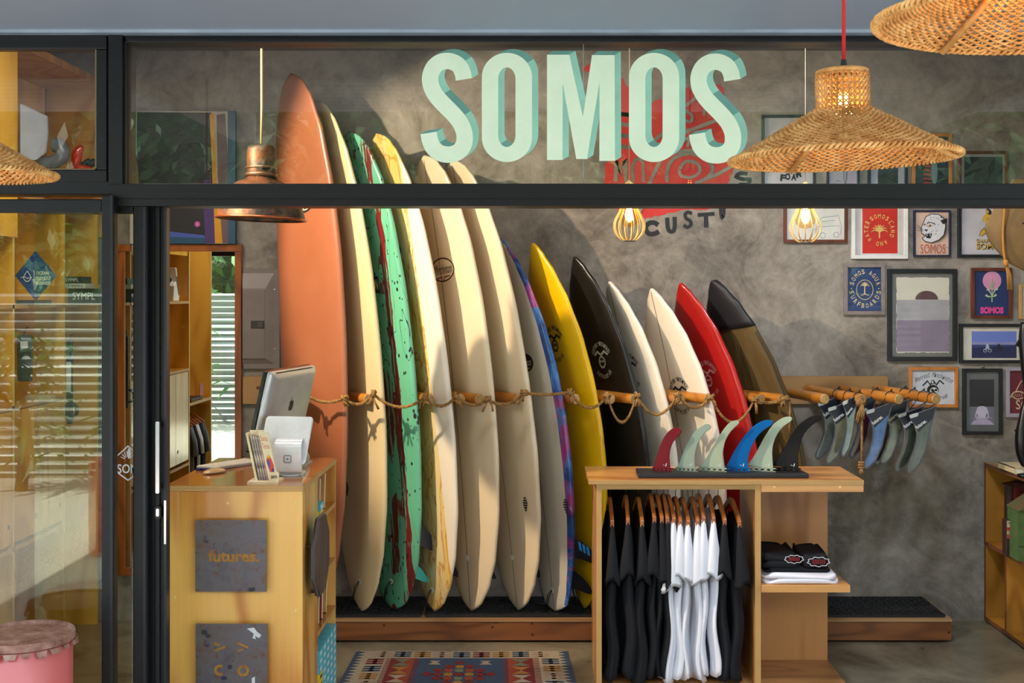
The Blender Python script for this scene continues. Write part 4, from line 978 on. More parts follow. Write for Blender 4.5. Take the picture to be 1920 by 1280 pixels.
# shirts
t = NT('shirt_black'); v = t.coord(); SHB = t.base((27,27,31), .85, 0, .25); t.bump(t.noise(v, 300, 2), .1, .002)
t = NT('shirt_white'); v = t.coord(); SHW = t.base((226,224,232), .8, 0, .25); t.bump(t.noise(v, 300, 2), .1, .002)
HANG = wood('hanger_wood', (196,120,56), (150,80,32), 'y', 4, 5, .35, .3, 22)
HOOK = M((190,190,195), .25, 1.0)
hp = [1148,1179,1203,1227,1238.5,1252,1261,1275,1288.5,1308,1320,1339.5,1357.5,1384]
ordn = ['first','second','third','fourth','fifth','sixth']
YF = 5.425
def shirt(i, px, white):
    rnd = random.Random(100+i)
    d_ = YF+.01; x = PX(px, 5.6) if False else (px-CX)*YF/F
    m_ = SHW if white else SHB
    k = i if not white else i-6
    if white: lb = 'white T-shirt hanging in the table bay, %s white one from the left' % ordn[k]
    elif i < 6: lb = 'black T-shirt hanging left of the white ones, %s from the left' % ordn[i]
    else: lb = 'black T-shirt hanging right of the white ones, %s of two' % ('left' if i == 12 else 'right')
    hl = lb.replace('black T-shirt hanging','wooden hanger of the black T-shirt').replace('white T-shirt hanging','wooden hanger of the white T-shirt')
    ztop = rnd.uniform(-.012,.008)
    zr = .872+.011
    hg = thing('clothes_hanger', hl, 'hanger', (x,5.6,.80), 'wooden hangers in the table bay')
    b = MB(); b.tube([(x,5.6,.80),(x,5.6,.868),(x+.003,5.588,.888),(x,5.6,.893),(x,5.613,.884)], .0018, 6); ob('hook', b, HOOK, hg, smooth=True)
    tw_ = rnd.uniform(-.006,.006)
    arm = [(x+tw_*s_*1.2, 5.6-s_*.185, .815-.075*abs(s_)**1.5+ztop) for s_ in [1-2*q/16 for q in range(17)]]
    arm[0] = (arm[0][0], arm[0][1], arm[0][2]); b = MB()
    b.loft([[(p[0]-.0085,p[1],p[2]-.014),(p[0]+.0085,p[1],p[2]-.014),(p[0]+.0085,p[1],p[2]+.016),(p[0]-.0085,p[1],p[2]+.016)] for p in arm]); ob('arms', b, HANG, hg, bevel=.003)
    sh = thing('t_shirt', lb, 'shirt', (x,5.6,.06), 'white T-shirts in the table bay' if white else 'black T-shirts in the table bay')
    # body
    hem = rnd.uniform(.028,.06); rings = []; n = 40; f1 = rnd.uniform(0,6); f2 = rnd.uniform(0,6); swx = rnd.uniform(-.016,.016) if i not in (4,5,6,7) else (-.012 if i < 6 else -.006); th0 = .017 if not white else .02
    for j in range(27):
        t_ = j/26; z = .772+ztop-(.772-hem)*t_
        hy = .10+.085*min(1, t_/.12)**.6 if t_ < .12 else .185+.018*t_
        hx = (.012+ (th0+.014*t_)*min(1,t_/.25))*(.72 if 3 <= i < 12 else 1)
        ring = []
        for q in range(n):
            a_ = 2*math.pi*q/n; fold = 1+.38*t_*math.sin(7*a_+f1+1.5*t_)+.25*t_*math.sin(11*a_+f2)
            xx_ = x+tw_*-math.sin(a_)*1.1+hx*math.cos(a_)*fold+swx*t_*t_+.012*t_*math.sin(3*t_*4+f1)
            yy_ = 5.605-hy*math.sin(a_)*(1+.03*math.sin(9*a_+f2)*t_)
            zz_ = z+.02*(1 if t_ > .9 else 0)*math.sin(4*a_+f1)*.4-.035*max(0,.12-t_)/.12*abs(math.sin(a_))
            ring.append((xx_,yy_,max(zz_, .026)))
        rings.append(ring)
    b = MB(); b.loft(rings); ob('shirt_body', b, m_, sh, smooth=True)
    # sleeves, front one towards the shop front
    for s_ in (-1, 1):
        rings = []; L = rnd.uniform(.235,.27) if not (i in (5,6)) else .30; sx_ = rnd.uniform(-.014,.016); fl = rnd.uniform(.026,.036)*(1.15 if white else 1)
        for j in range(15):
            t_ = j/14; z = .766+ztop-.022-(L)*t_; hx = .009+.0*t_+fl*t_**1.1; hy = .022+.034*t_; cy = 5.6+s_*(.172+.016*math.sin(2.2*t_)); ring = []
            for q in range(20):
                a_ = 2*math.pi*q/20; fold = 1+.22*t_*math.sin(4*a_+f2+i)
                ring.append((x+tw_*(-s_)+sx_*t_+hx*math.cos(a_)*fold, cy+s_*hy*math.sin(a_)*.55, z+.018*t_*t_*math.sin(a_*2+f1)+.006*t_*math.sin(5*a_)))
            rings.append(ring)
        inn = [[Vector(p).lerp(sum((Vector(r) for r in rings[-1]), Vector())/20, .12)+Vector((0,0,.012)) for p in rings[-1]], [Vector(p).lerp(sum((Vector(r) for r in rings[-1]), Vector())/20, .2)+Vector((0,0,.06)) for p in rings[-1]]]
        b = MB(); b.loft(rings+inn); sl = ob('sleeve', b, m_, sh, smooth=True)
        # stitched hem ridge
        b = MB(); b.tube([Vector(p)+Vector((0,0,.016)) for p in rings[-1]], .0012, 4, closed=True); ob('hem_stitch', b, m_, sl, recalc=False)
for i, px in enumerate(hp): shirt(i, px, 6 <= i < 12)
# folded shirts on the middle shelf
def folded(name, x0, x1, y0_, y1_, z0, z1, m_, label, seed, layers=3):
    rnd = random.Random(seed); o = thing(name, label, 'shirt', ((x0+x1)/2,y0_,z0), 'folded T-shirts on the table shelf')
    for l_ in range(layers):
        za = z0+(z1-z0)*l_/layers; zb = z0+(z1-z0)*(l_+1)/layers; rings = []; n = 44; hx = (x1-x0)/2-rnd.uniform(0,.012); hy = (y1_-y0_)/2-rnd.uniform(0,.01); cx = (x0+x1)/2+rnd.uniform(-.006,.006); cy = (y0_+y1_)/2
        for t_, s_ in ((0,.96),(.2,1.0),(.6,1.01),(.9,.98),(1,.92)):
            ring = []
            for q in range(n):
                a_ = 2*math.pi*q/n; ca, sa = math.cos(a_), math.sin(a_); wv = .006*math.sin(5*a_+l_*2+seed)*t_
                ring.append((cx+s_*hx*math.copysign(abs(ca)**.32,ca), cy+s_*hy*math.copysign(abs(sa)**.32,sa), za+(zb-za)*t_+wv+.004*math.sin(3*a_+l_)))
            rings.append(ring)
        b = MB(); b.loft(rings); ob('fold', b, m_, o, smooth=True)
    return o
fw = folded('folded_shirt', TRX+.012, PX(1580,T0), T0+.004, T0+.33, zsf, zsf+.042, SHW, 'folded white T-shirts at the bottom of the shelf stack', 3, 2)
f0 = folded('folded_shirt', TRX+.012, PX(1565,T0+.02), T0+.03, T0+.34, zsf+.046, zsf+.066, SHB, 'wide flat folded black T-shirt lying on the white ones', 5, 1)
f1 = folded('folded_shirt', TRX+.012, PX(1500,T0+.02), T0+.025, T0+.33, zsf+.07, zsf+.125, SHB, 'stack of folded black T-shirts with red print at the left of the shelf', 4, 2)
f2 = folded('folded_shirt', PX(1505,T0+.02), PX(1558,T0+.02), T0+.028, T0+.3, zsf+.07, zsf+.125, SHB, 'folded black T-shirt with white ring print at the right of the shelf', 7, 1)
RPR = M((150,30,40), .7); WPR = M((210,206,210), .7)
def squig(par, px, py, wpx, col1, col2, d_):
    a = Art(lambda x, y, lay: W(x, y, d_-lay*.0004))
    pts = [(px+wpx*math.cos(t_)*(1+.08*math.sin(9*t_)), py+wpx*.42*math.sin(t_)*(1+.12*math.sin(9*t_))) for t_ in [2*math.pi*k/40 for k in range(41)]]
    a.stroke(pts, 1.3, col2)
    for k in range(7): a.stroke([(px-wpx*.55+k*wpx*.18, py-wpx*.22),(px-wpx*.5+k*wpx*.18, py),(px-wpx*.56+k*wpx*.18, py+wpx*.2)], 1.6, col1)
    a.build('print', par)
squig(f1, 1489, 1048, 17, RPR, WPR, T0+.017); squig(f2, 1535, 1053, 20, RPR, WPR, T0+.021)
# ------------------------------------------------------------------ fin stand on the table
fs = thing('fin_stand', 'black slotted stand board for surfboard fins on the table', 'stand', W(1357,888,T0+.05))
dS = T0+.05; xs0, xs1 = PX(1197,dS), PX(1517,dS)
ob('stand_board', MB().prism([(xs0,dS,TZ),(xs1,dS,TZ),(xs1-.012,dS+.17,TZ),(xs0+.002,dS+.17,TZ)], (0,0,.022)), M((26,27,30), .5), fs, bevel=.004)
for px in (1265,1318,1365,1412,1459,1505): ob('slot', MB().box((PX(px-3,dS),dS-.0008,TZ+.006),(PX(px+3,dS),dS+.004,TZ+.013)), BLACK, fs)
FZ = 1920/330
FO = {
 'red': [(95,575),(110,500),(150,370),(190,260),(240,180),(300,130),(350,122),(380,145),(380,175),(350,215),(300,280),(270,360),(260,450),(270,575)],
 'pale green': [(355,590),(380,520),(430,380),(500,240),(570,155),(640,105),(680,103),(703,130),(690,160),(640,200),(580,290),(548,390),(535,480),(540,595)],
 'sage': [(600,590),(640,540),(700,430),(760,320),(820,210),(890,110),(950,70),(990,68),(1008,90),(985,120),(920,190),(870,280),(845,380),(840,480),(855,600)],
 'blue': [(890,590),(930,500),(990,380),(1070,250),(1150,150),(1240,80),(1310,58),(1355,65),(1365,90),(1340,120),(1260,180),(1190,270),(1140,380),(1115,480),(1110,600)],
 'large sage': [(1115,575),(1170,500),(1240,370),(1310,230),(1390,110),(1480,40),(1545,22),(1575,40),(1560,75),(1490,130),(1430,210),(1390,310),(1375,420),(1385,600)],
 'black': [(1395,575),(1460,470),(1530,350),(1600,210),(1690,90),(1790,20),(1860,8),(1885,30),(1870,60),(1790,120),(1720,210),(1680,320),(1655,430),(1660,600)]}
def finmat(name, c, tr):
    t = NT(name); t.base(t.mix(t.noise(t.coord((30,30,3)), 1, 3), c, tuple(x*.9 for x in c)), .35, 0, .3, .1); t.p.inputs['Transmission Weight'].default_value = tr; t.p.inputs['IOR'].default_value = 1.15; return t.m
FC = {'red': finmat('fin_red', (110,16,30), 0), 'pale green': finmat('fin_pale', (158,176,160), .25), 'sage': finmat('fin_sage', (172,184,158), .15), 'blue': finmat('fin_blue', (6,92,160), 0), 'large sage': finmat('fin_sage2', (176,190,166), .15), 'black': finmat('fin_black', (26,24,24), 0)}
FL = {'red': 'small dark red surfboard fin at the left end of the stand', 'pale green': 'pale translucent green fin right of the red fin', 'sage': 'sage green fin left of the blue fin', 'blue': 'bright blue surfboard fin in the stand', 'large sage': 'large sage green fin between the blue and the black fins', 'black': 'tall black surfboard fin at the right end of the stand'}
th = math.radians(22); dFn = dS+.075
for nm, pts in FO.items():
    P = [(1210+x/FZ, 770+y/FZ) for x,y in pts]; bx = (P[0][0]+P[-1][0])/2; by = max(P[0][1],P[-1][1])
    org = W(bx, by, dFn); org.z = TZ+.022+.012
    def mp(x, y, o_=org, b0=bx, b1=by): 
        u = (x-b0)*dFn/F/math.cos(th)*1.0; return Vector((o_.x+u*math.cos(th), o_.y-u*math.sin(th), o_.z-(y-b1)*dFn/F))
    f_ = thing('surfboard_fin', FL[nm], 'fin', org, 'fins in the black stand')
    nrm = Vector((math.sin(th), math.cos(th), 0)); fm = [mp(x,y) for x,y in P]; fm = crom(fm, 2)
    ctr = sum(fm, Vector())/len(fm)
    b = MB(); b.loft([[p-nrm*.0008 for p in fm], [ctr+(p-ctr)*.8-nrm*.004 for p in fm]], cap=True); b.loft([[p-nrm*.0008 for p in fm], [p+nrm*.0008 for p in fm]], cap=False); b.loft([[p+nrm*.0008 for p in fm], [ctr+(p-ctr)*.8+nrm*.004 for p in fm]], cap=True)
    b = MB().prism([p-nrm*.0035 for p in fm], nrm*.007); fo = ob('blade', b, FC[nm], f_, bevel=.0025)
    # base tab with cut-outs
    bl_, br_ = mp(P[0][0]-2, by), mp(P[-1][0]+4, by); b = MB(); e_ = (br_-bl_)
    for k in range(5):
        a0 = bl_+e_*(k/5+.02); a1 = bl_+e_*(k/5+.12); b.prism([a0-nrm*.003+Vector((0,0,-.012)), a1-nrm*.003+Vector((0,0,-.012)), a1-nrm*.003+Vector((0,0,.004)), a0-nrm*.003+Vector((0,0,.006))], nrm*.006)
    b.prism([bl_-nrm*.003, br_-nrm*.003, br_-nrm*.003+Vector((0,0,.005)), bl_-nrm*.003+Vector((0,0,.005))], nrm*.006); b.prism([bl_-nrm*.003+Vector((0,0,-.0125)), br_-nrm*.003+Vector((0,0,-.0125)), br_-nrm*.003+Vector((0,0,-.009)), bl_-nrm*.003+Vector((0,0,-.009))], nrm*.006)
    ob('base_tab', b, FC[nm], f_, kind='stuff')
    lg = mp(P[-1][0]-8, by-7); a = Art(lambda x, y, lay: lg+Vector((math.cos(th)*x*.001, -math.sin(th)*x*.001, -y*.001))-nrm*(.0042+lay*.0003))
    a.poly([(-2,6),(2,-7),(5,-9),(4,-1),(1,6)], WS); a.stroke([(-14,0),(-5,1)], 1.2, WS); a.build('logo', f_)
# ------------------------------------------------------------------ packaged fins hanging from the pegs
ZP = 6.4
TPL = [(1325,545),(1335,500),(1640,390),(1632,440),(1575,650),(1515,930),(1440,1100),(1350,1188),(1310,1197),(1288,1172),(1290,1120),(1345,1000),(1392,850),(1400,720),(1368,610)]
INS = [(1342,575),(1348,520),(1620,410),(1612,450),(1557,650),(1500,915),(1428,1085),(1348,1165),(1315,1172),(1305,1155),(1308,1122),(1362,1005),(1408,850),(1416,720),(1384,610)]
CARD = [(1338,560),(1345,510),(1625,405),(1608,470),(1590,540),(1420,700),(1414,690),(1384,605)]
items = [(0,0,1,(70,84,78),'camouflage green',6.10,1470,(96,120,88)),(-145,-5,.98,(44,50,44),'dark camouflage',6.17,1310,(100,120,80)),(-330,-85,.98,(126,136,116),'grey green',6.24,1190,(140,150,120)),(-405,-60,.96,(70,78,72),'dull grey',6.31,1090,(90,100,90)),
 (-525,-50,1,(20,86,160),'bright blue',6.14,925,(150,190,230)),(-705,-145,.96,(66,14,38),'dark maroon',6.25,740,(120,50,70)),(-815,-150,.95,(128,152,146),'pale sea green',6.10,570,(190,215,205)),(-985,-80,.97,(112,112,88),'olive grey',6.18,480,(160,160,120)),(-1108,-140,.97,(128,136,128),'light grey',6.27,385,(150,156,150))]
NAVY = M((20,25,40), .4, coat=.3); EDGE = M((104,104,112), .35)
for idx, (dx, dy, sc, c, cn, d_, hook, hi) in enumerate(items):
    ws = .62 if idx == 6 else 1.0
    q = lambda x, y, dd: W(1500+((x-1480)*sc*ws+1480+dx+(0 if ws == 1 else -55))/ZP, 700+((y-400)*sc+400+dy)/ZP, dd)
    f_ = thing('packaged_fin', '%s fin in a hanging clear edged package on the pegs' % cn, 'fin package', q(1330,1190,d_), 'packaged fins on the pegs')
    b = MB().prism([q(x,y,d_) for x,y in TPL], (0,.008,0)); ob('package_rim', b, EDGE, f_, bevel=.0015)
    c = tuple(int(q_*.8) for q_ in c); fmt = M(c, .25, coat=.5, var=tuple(int((a_*2+b_)/3) for a_, b_ in zip(c, hi)), vs=25)
    ob('fin_blade', MB().prism([q(x,y,d_-.003) for x,y in INS], (0,.004,0)), fmt, f_)
    cdm = ob('card', MB().prism([q(x,y,d_-.005) for x,y in CARD], (0,.003,0)), NAVY, f_)
    a = Art(lambda x, y, lay: q(x, y, d_-.0055-lay*.0003))
    a.text('futures.', 1405, 670, 46, WS, w=150, rot=37, bold=.02); a.build('lettering', f_)
    b = MB(); b.prism([q(x,y,d_-.009) for x,y in ((1328,540),(1318,510),(1330,495),(1415,470),(1425,490),(1412,515))], (0,.012,0)); ob('clip', b, M((190,192,190), .3, .2), f_, bevel=.001)
    # cord loop over its peg
    pegi = 0 if idx < 4 else (1 if idx < 6 else 2); rt, tp = PEGS[pegi]; tt = (DPK-(d_+.004))/(DPK-DTIP); tt = min(max(tt,.05),.96); pc = rt.lerp(tp, tt); top = q(1480,445,d_)
    b = MB(); r_ = .0285
    loop = [top+Vector((-.012,0,0)), pc+Vector((-r_-.002,0,-.012)), pc+Vector((-r_*.8,0,r_*.7)), pc+Vector((0,0,r_+.003)), pc+Vector((r_*.8,0,r_*.7)), pc+Vector((r_+.002,.004,-.012)), top+Vector((.012,.002,0))]
    b.tube(crom(loop, 4), .0024, 6); b.tube([pc+Vector((0,0,r_+.003)), pc+Vector((.008,0,r_+.014))], .004, 6); ob('cord', b, BLACK, f_, smooth=True, recalc=False)
# ------------------------------------------------------------------ framed pictures on the back wall
def framed(x0, y0, x1, y1, fw, fmat, label, art, bgm, dep=.022, pane=True, group='framed pictures on the concrete wall'):
    d_ = DW-dep
    o = thing('framed_picture', label, 'picture', W((x0+x1)/2, y1, d_), group)
    b = MB()
    P = [(x0,y0),(x1,y0),(x1,y1),(x0,y1)]; Q = [(x0+fw,y0+fw),(x1-fw,y0+fw),(x1-fw,y1-fw),(x0+fw,y1-fw)]
    for i in range(4):
        j = (i+1)%4; b.prism([W(*P[i],d_), W(*P[j],d_), W(*Q[j],d_), W(*Q[i],d_)], (0,dep-.001,0))
    ob('frame', b, fmat, o, bevel=.0015)
    a = Art(wallmap(d_+dep*.62, .00025)); a.rect(x0+fw*.6, y0+fw*.6, x1-fw*.6, y1-fw*.6, bgm); art(a); a.build('print', o)
    if pane: ob('pane', MB().box(tuple(W(x0+fw*.7, y1-fw*.7, d_+.004)), tuple(W(x1-fw*.7, y0+fw*.7, d_+.004)+Vector((0,.0015,0)))), PANE, o)
    return o
C = lambda *c: M(tuple(c), .5)
FBK_ = M((26,30,34), .4); FWH = M((232,230,226), .4); FGR = M((140,130,124), .5, var=(120,110,104), vs=20); FNA = M((22,30,66), .4); FBR = wood('frame_brown', (112,52,30), (76,32,18), 'z', 3, 5, .4, .3, 30); FOA = wood('frame_oak', (200,130,60), (164,96,36), 'z', 3, 5, .4, .3, 31); FGO = C(190,150,90)
PAP = C(226,220,208); REDP = C(206,44,30); SAND = C(232,196,110); PK = C(232,196,172); NVY = C(36,60,112); LILAC = C(206,200,204)
def a_sketch(a):
    bl_ = C(120,134,160)
    a.rect(1520,384,1578,446,C(222,218,206))
    a.stroke([(1532,440),(1532,424),(1540,408),(1572,404),(1578,424),(1576,440)], .9, bl_); a.stroke([(1536,425),(1574,423)], .8, bl_); a.stroke([(1541,415),(1566,413)], .7, bl_); a.ring(1543,441,5,5,.8,bl_,14); a.ring(1568,440,5,5,.8,bl_,14); a.stroke([(1524,432),(1530,428),(1530,440)], .7, bl_)
framed(1470,366,1590,455,6,FBR,'pale pencil sketch of a van in a brown frame behind the right bulb', a_sketch, PAP)
def palm(a, cx, cy, s, m_, trunk=True):
    for ang in (-150,-125,-100,-80,-55,-30,-5,185):
        t_ = math.radians(ang); a.stroke([(cx,cy),(cx+s*.6*math.cos(t_), cy+s*.6*math.sin(t_)-s*.12),(cx+s*math.cos(t_), cy+s*math.sin(t_)+s*.18)], [s*.2,s*.03], m_, sm=3)
    if trunk: a.stroke([(cx,cy),(cx,cy+s*.75)], s*.16, m_)
def a_red(a):
    a.rect(1614,374,1686,478,C(222,216,214)); a.rect(1617,374,1683,475,REDP)
    a.arc('SOMOS', 1649, 431, 25, 26, 8, SAND, -36, 36, wid=.62); a.arc('LAND AND WATER', 1649, 431, 25, 26, 8, SAND, 58, 302, wid=.6)
    a.ell(1623,416,1.2,1.2,SAND,8); a.ell(1675,416,1.2,1.2,SAND,8)
    palm(a, 1649, 434, 16, SAND)
framed(1597,366,1703,485,7,FWH,'red poster with round sand coloured lettering and agave in a white frame', a_red, C(206,202,192))
def a_leo(a):
    k = INK; w = C(222,220,222)
    # fur ruff, head, ear, jaw
    random.seed(9); cx, cy = 1752, 428
    for i in range(46):
        t_ = math.radians(-115+i*5.2); r0 = 20; a.stroke([(cx+r0*math.cos(t_), cy+r0*math.sin(t_)),(cx+(r0+7)*math.cos(t_+.08), cy+(r0+7)*math.sin(t_+.08))], [1.2,.4], k)
    a.poly([(1732,416),(1736,406),(1746,401),(1760,402),(1770,410),(1773,424),(1770,440),(1760,450),(1746,455),(1734,452),(1729,446),(1736,442),(1728,437),(1727,428)], w)
    a.stroke([(1732,416),(1736,406),(1746,401),(1760,402),(1770,410),(1773,424),(1770,440),(1760,450),(1746,455),(1734,452),(1729,446),(1736,442),(1728,437),(1727,428)], 1.3, k, closed=True)
    a.poly([(1763,413),(1776,409),(1775,418),(1768,420)], k); a.ell(1744,423,3.2,2.6,C(206,170,120)); a.ell(1744,423,1.2,1.6,k); a.ell(1734,421,2.2,2.4,C(206,170,120)); a.ell(1733.6,421,1,1.4,k)
    a.stroke([(1738,418),(1747,417),(1754,421)], 1.4, k); a.poly([(1733,430),(1740,430),(1737,434)], k); a.poly([(1735,438),(1748,438),(1744,447),(1737,446)], k); a.poly([(1737,439),(1739,439),(1738,444)], w); a.poly([(1743,439),(1745,439),(1744,444)], w)
    for i in range(26): a.ell(1742+random.uniform(-4,26), 410+random.uniform(-6,32), .8, .8, k, 6)
    for dy in (-3,0,3): a.stroke([(1731,432+dy*.5),(1719,426+dy*1.8)], .6, k)
    a.text('SOMOS', 1726, 475, 17, C(172,72,58), w=47, bold=.0)
framed(1714,394,1783,481,3,FNA,'pink poster of a snarling spotted big cat in a navy frame', a_leo, PK)
def a_pin(a):
    y_ = C(226,180,60); k = C(20,26,52)
    a.poly([(1848,394),(1852,390),(1858,394),(1861,402),(1856,404),(1849,402)], k); a.ell(1851,397,3,3.6,y_); a.poly([(1844,404),(1850,401),(1859,403),(1857,412),(1853,414),(1856,424),(1851,434),(1846,436),(1850,422),(1846,413)], y_)
    a.stroke([(1846,405),(1842,411),(1845,416)], 1.8, y_); a.stroke([(1850,410),(1856,410)], 1, k); a.stroke([(1848,420),(1856,421)], 2, k)
    a.poly([(1836,442),(1840,432),(1849,424),(1854,426),(1850,435),(1842,442)], y_); a.stroke([(1836,442),(1840,432),(1849,424),(1854,426),(1850,435),(1842,442)], 1, k, closed=True)
    a.text('SHAPED BY', 1831, 456, 7.5, k, w=52, bold=.02); a.text('SHAPED BY', 1830.4, 455.4, 7.5, y_, w=52, bold=.0)
    a.text('SOMOS', 1831, 468, 11, k, w=52, bold=.04); a.text('SOMOS', 1830.2, 467.2, 11, y_, w=52, bold=.01)
framed(1797,366,1925,483,6,FBK_,'yellow pin-up surfer poster with block lettering in a black frame', a_pin, LILAC)
def a_agua(a):
    s_ = C(226,204,140); a.rect(1590,501,1654,583,NVY)
    a.arc('SOMOS AGUA', 1622, 541, 26, 32, 8.5, s_, -72, 72, wid=.62); a.arc('SURFBOARDS', 1622, 541, 26, 32, 8.5, s_, 258, 102, inward=True, wid=.6); a.ell(1596.5,541,1.2,1.2,s_,8); a.ell(1647.5,541,1.2,1.2,s_,8)
    a.ring(1621.5,543,15.5,18.5,1.1,s_); palm(a, 1621.5, 536, 9, s_, False); a.stroke([(1621.5,536),(1621,552)], [1.6,2.6], s_); a.stroke([(1615,554),(1622,551),(1629,554)], 1.2, s_, sm=3)
framed(1583,494,1660,590,7,FGR,'blue poster with a palm tree inside a ring of gold lettering in a grey frame', a_agua, NVY)
def a_sun(a):
    t = NT('handmade_paper'); t.base(t.mix(t.noise(t.coord(), 12, 5, .6), (214,208,190), (200,194,176)), .8)
    random.seed(4); ed = []
    for x in range(1682,1780,4): ed.append((x, 520+random.uniform(-.7,.7)))
    for y in range(520,662,5): ed.append((1779.5+random.uniform(-.8,.8), y))
    for x in range(1779,1680,-4): ed.append((x, 661+random.uniform(-1,1)))
    for y in range(661,520,-5): ed.append((1681+random.uniform(-.8,.8), y))
    a.poly(ed, t.m); a.ell(1737.5,561.5,21.5,16.5,C(98,66,70),20,180,360)
    a.rect(1681.5,562,1779.3,600,C(170,166,168)); a.rect(1681.5,600,1779.3,659,C(142,128,146))
framed(1665,504,1795,677,8,FBK_,'large handmade paper print of a dark half sun over lilac water in a black frame', a_sun, C(120,118,112))
def a_flower(a):
    g = C(190,206,158); a.ell(1860,526,17.5,17.5,C(222,152,186))
    a.stroke([(1860,566),(1860,548),(1861,530)], [2,1.4], g)
    for x, y in ((1850,542),(1871,541),(1848,553),(1868,552)): a.stroke([(1860,555),((x+1860)/2,y+3),(x,y)], [1,4.5], g, sm=3)
    for x, y in ((1856,528),(1861,522),(1866,528)): a.stroke([(1860,540),(x,y)], [2,1], C(150,180,120))
    a.text('SOMOS', 1838, 588, 13, C(226,70,150), w=44, bold=.07)
framed(1822,502,1898,597,6,FBR,'navy poster of a pink round flower with magenta lettering in a brown frame', a_flower, C(20,50,104))
framed(1912,533,1975,598,5,FGO,'narrow gold framed picture cut by the right edge of the photograph', lambda a: a.rect(1920,541,1968,592,C(70,90,130)), PAP)
def a_moto(a):
    t = NT('photo_sky'); v = t.coord(pos=True); t.base(t.mix(t.math('MULTIPLY', t.noise(v, 3, 2), .6), (92,120,200), (130,142,206)), .4)
    a.rect(1822,621,1906,671,t.m); a.rect(1822,645,1906,671,C(44,60,120)); a.poly([(1822,652),(1906,648),(1906,671),(1822,671)], C(26,36,84)); a.rect(1822,641,1906,646,C(150,150,196))
    for x, m_ in ((1851,C(190,196,214)),(1873,INK)):
        a.ring(x-4,657,3,3,.9,m_,12); a.ring(x+5,655 if x > 1860 else 657,3,3,.9,m_,12); a.stroke([(x-4,656),(x,652),(x+5,655)], 1.6, m_); a.poly([(x-3,653),(x-2,645),(x+1,644),(x+3,648),(x+4,652),(x,654)], m_)
framed(1800,607,1924,681,6,FBK_,'wide blue photograph of two motorbikes on a beach in a black frame', a_moto, C(218,210,192))
def a_min(a):
    k = INK; n_ = 'Forrest Minchinton'
    for i, ch in enumerate(n_):
        t_ = i/(len(n_)-1); x = 1717.5+t_*63; y = 716-11*math.sin(math.pi*t_)+1.5; r = 22*math.cos(math.pi*t_)
        if ch != ' ': a.text(ch, x, y, 6.5 if ch.islower() and ch not in 'tht' else 8.5, k, w=3.2 if ch not in 'FM' else 5, rot=r, bold=-.005, shear=.3, lay=3)
    n_ = 'Surfboards'
    for i, ch in enumerate(n_):
        t_ = i/(len(n_)-1); a.text(ch, 1724+t_*48, 752+4*math.sin(math.pi*t_)-6*t_, 6.5, k, w=4, rot=10*(2*t_-1)+3, bold=-.005, shear=.3, lay=4)
    a.stroke([(1730,723),(1739,714),(1744,721),(1750,714),(1756,721),(1762,713),(1770,720)], [2.5,2.5], k); a.ell(1749,716,3.6,4,k); a.ell(1748.5,716,1.8,2.6,WS)
    a.ell(1749,731,11,10,k); a.ell(1751,733,7.5,7,WS); a.ell(1748,731,2.6,2.6,k); a.ell(1755,731,2.4,2.4,k); a.poly([(1751,734),(1753,734),(1752,737)], k)
    for x in (1747,1750,1753,1756): a.rect(x,739,x+1.8,743,k)
framed(1705,688,1797,764,6,FOA,'white print of a winged skull with script lettering in a honey wood frame', a_min, C(214,216,222))
def a_back(a):
    w = C(206,200,222); g = C(40,44,52)
    a.rect(1818,711,1864,796,g); a.rect(1818,762,1864,796,C(120,122,136))
    a.poly([(1820,796),(1826,788),(1836,784.5),(1846,784.5),(1856,788),(1864,796)], C(190,176,206)); a.ell(1841,760,5,4,INK)
    a.poly([(1833,763),(1838,761),(1845,761),(1850,764),(1854,774),(1849,776),(1848,784),(1834,784),(1833,776),(1829,774)], w)
    a.stroke([(1831,773),(1829,780),(1834,785)], 2, w); a.stroke([(1852,773),(1854,780),(1849,785)], 2, w); a.stroke([(1824,784),(1860,783)], .8, w)
framed(1806,691,1880,815,6,FBK_,'tall black framed photograph of a person in a white shirt sitting on a board', a_back, C(104,108,108))
ob('wall_nail', MB().lathe([(.004,0),(.008,.006),(.006,.011),(.001,.013)], W(1841,687,DW-.001), 10, axis=(0,-1,0)), SILD, label='round nail head above the tall black framed photograph', cat='nail')
def a_mar(a):
    s_ = C(230,204,160); a.stroke([(1894,746),(1900,736),(1912,734),(1922,738)], 2, s_, sm=3); a.stroke([(1896,742),(1908,748),(1922,744)], 1.6, s_, sm=3); a.stroke([(1904,735),(1914,716),(1924,706)], 1.6, s_, sm=3)
    for i in range(5): a.stroke([(1900+i*4,738),(1898+i*4,744)], .8, s_)
    a.text('SOMOS', 1905, 767, 17, s_, w=66, bold=.0)
framed(1887,688,1980,782,7,M((160,154,166), .5),'maroon poster with pale lettering in a grey frame at the right edge', a_mar, C(112,26,46))
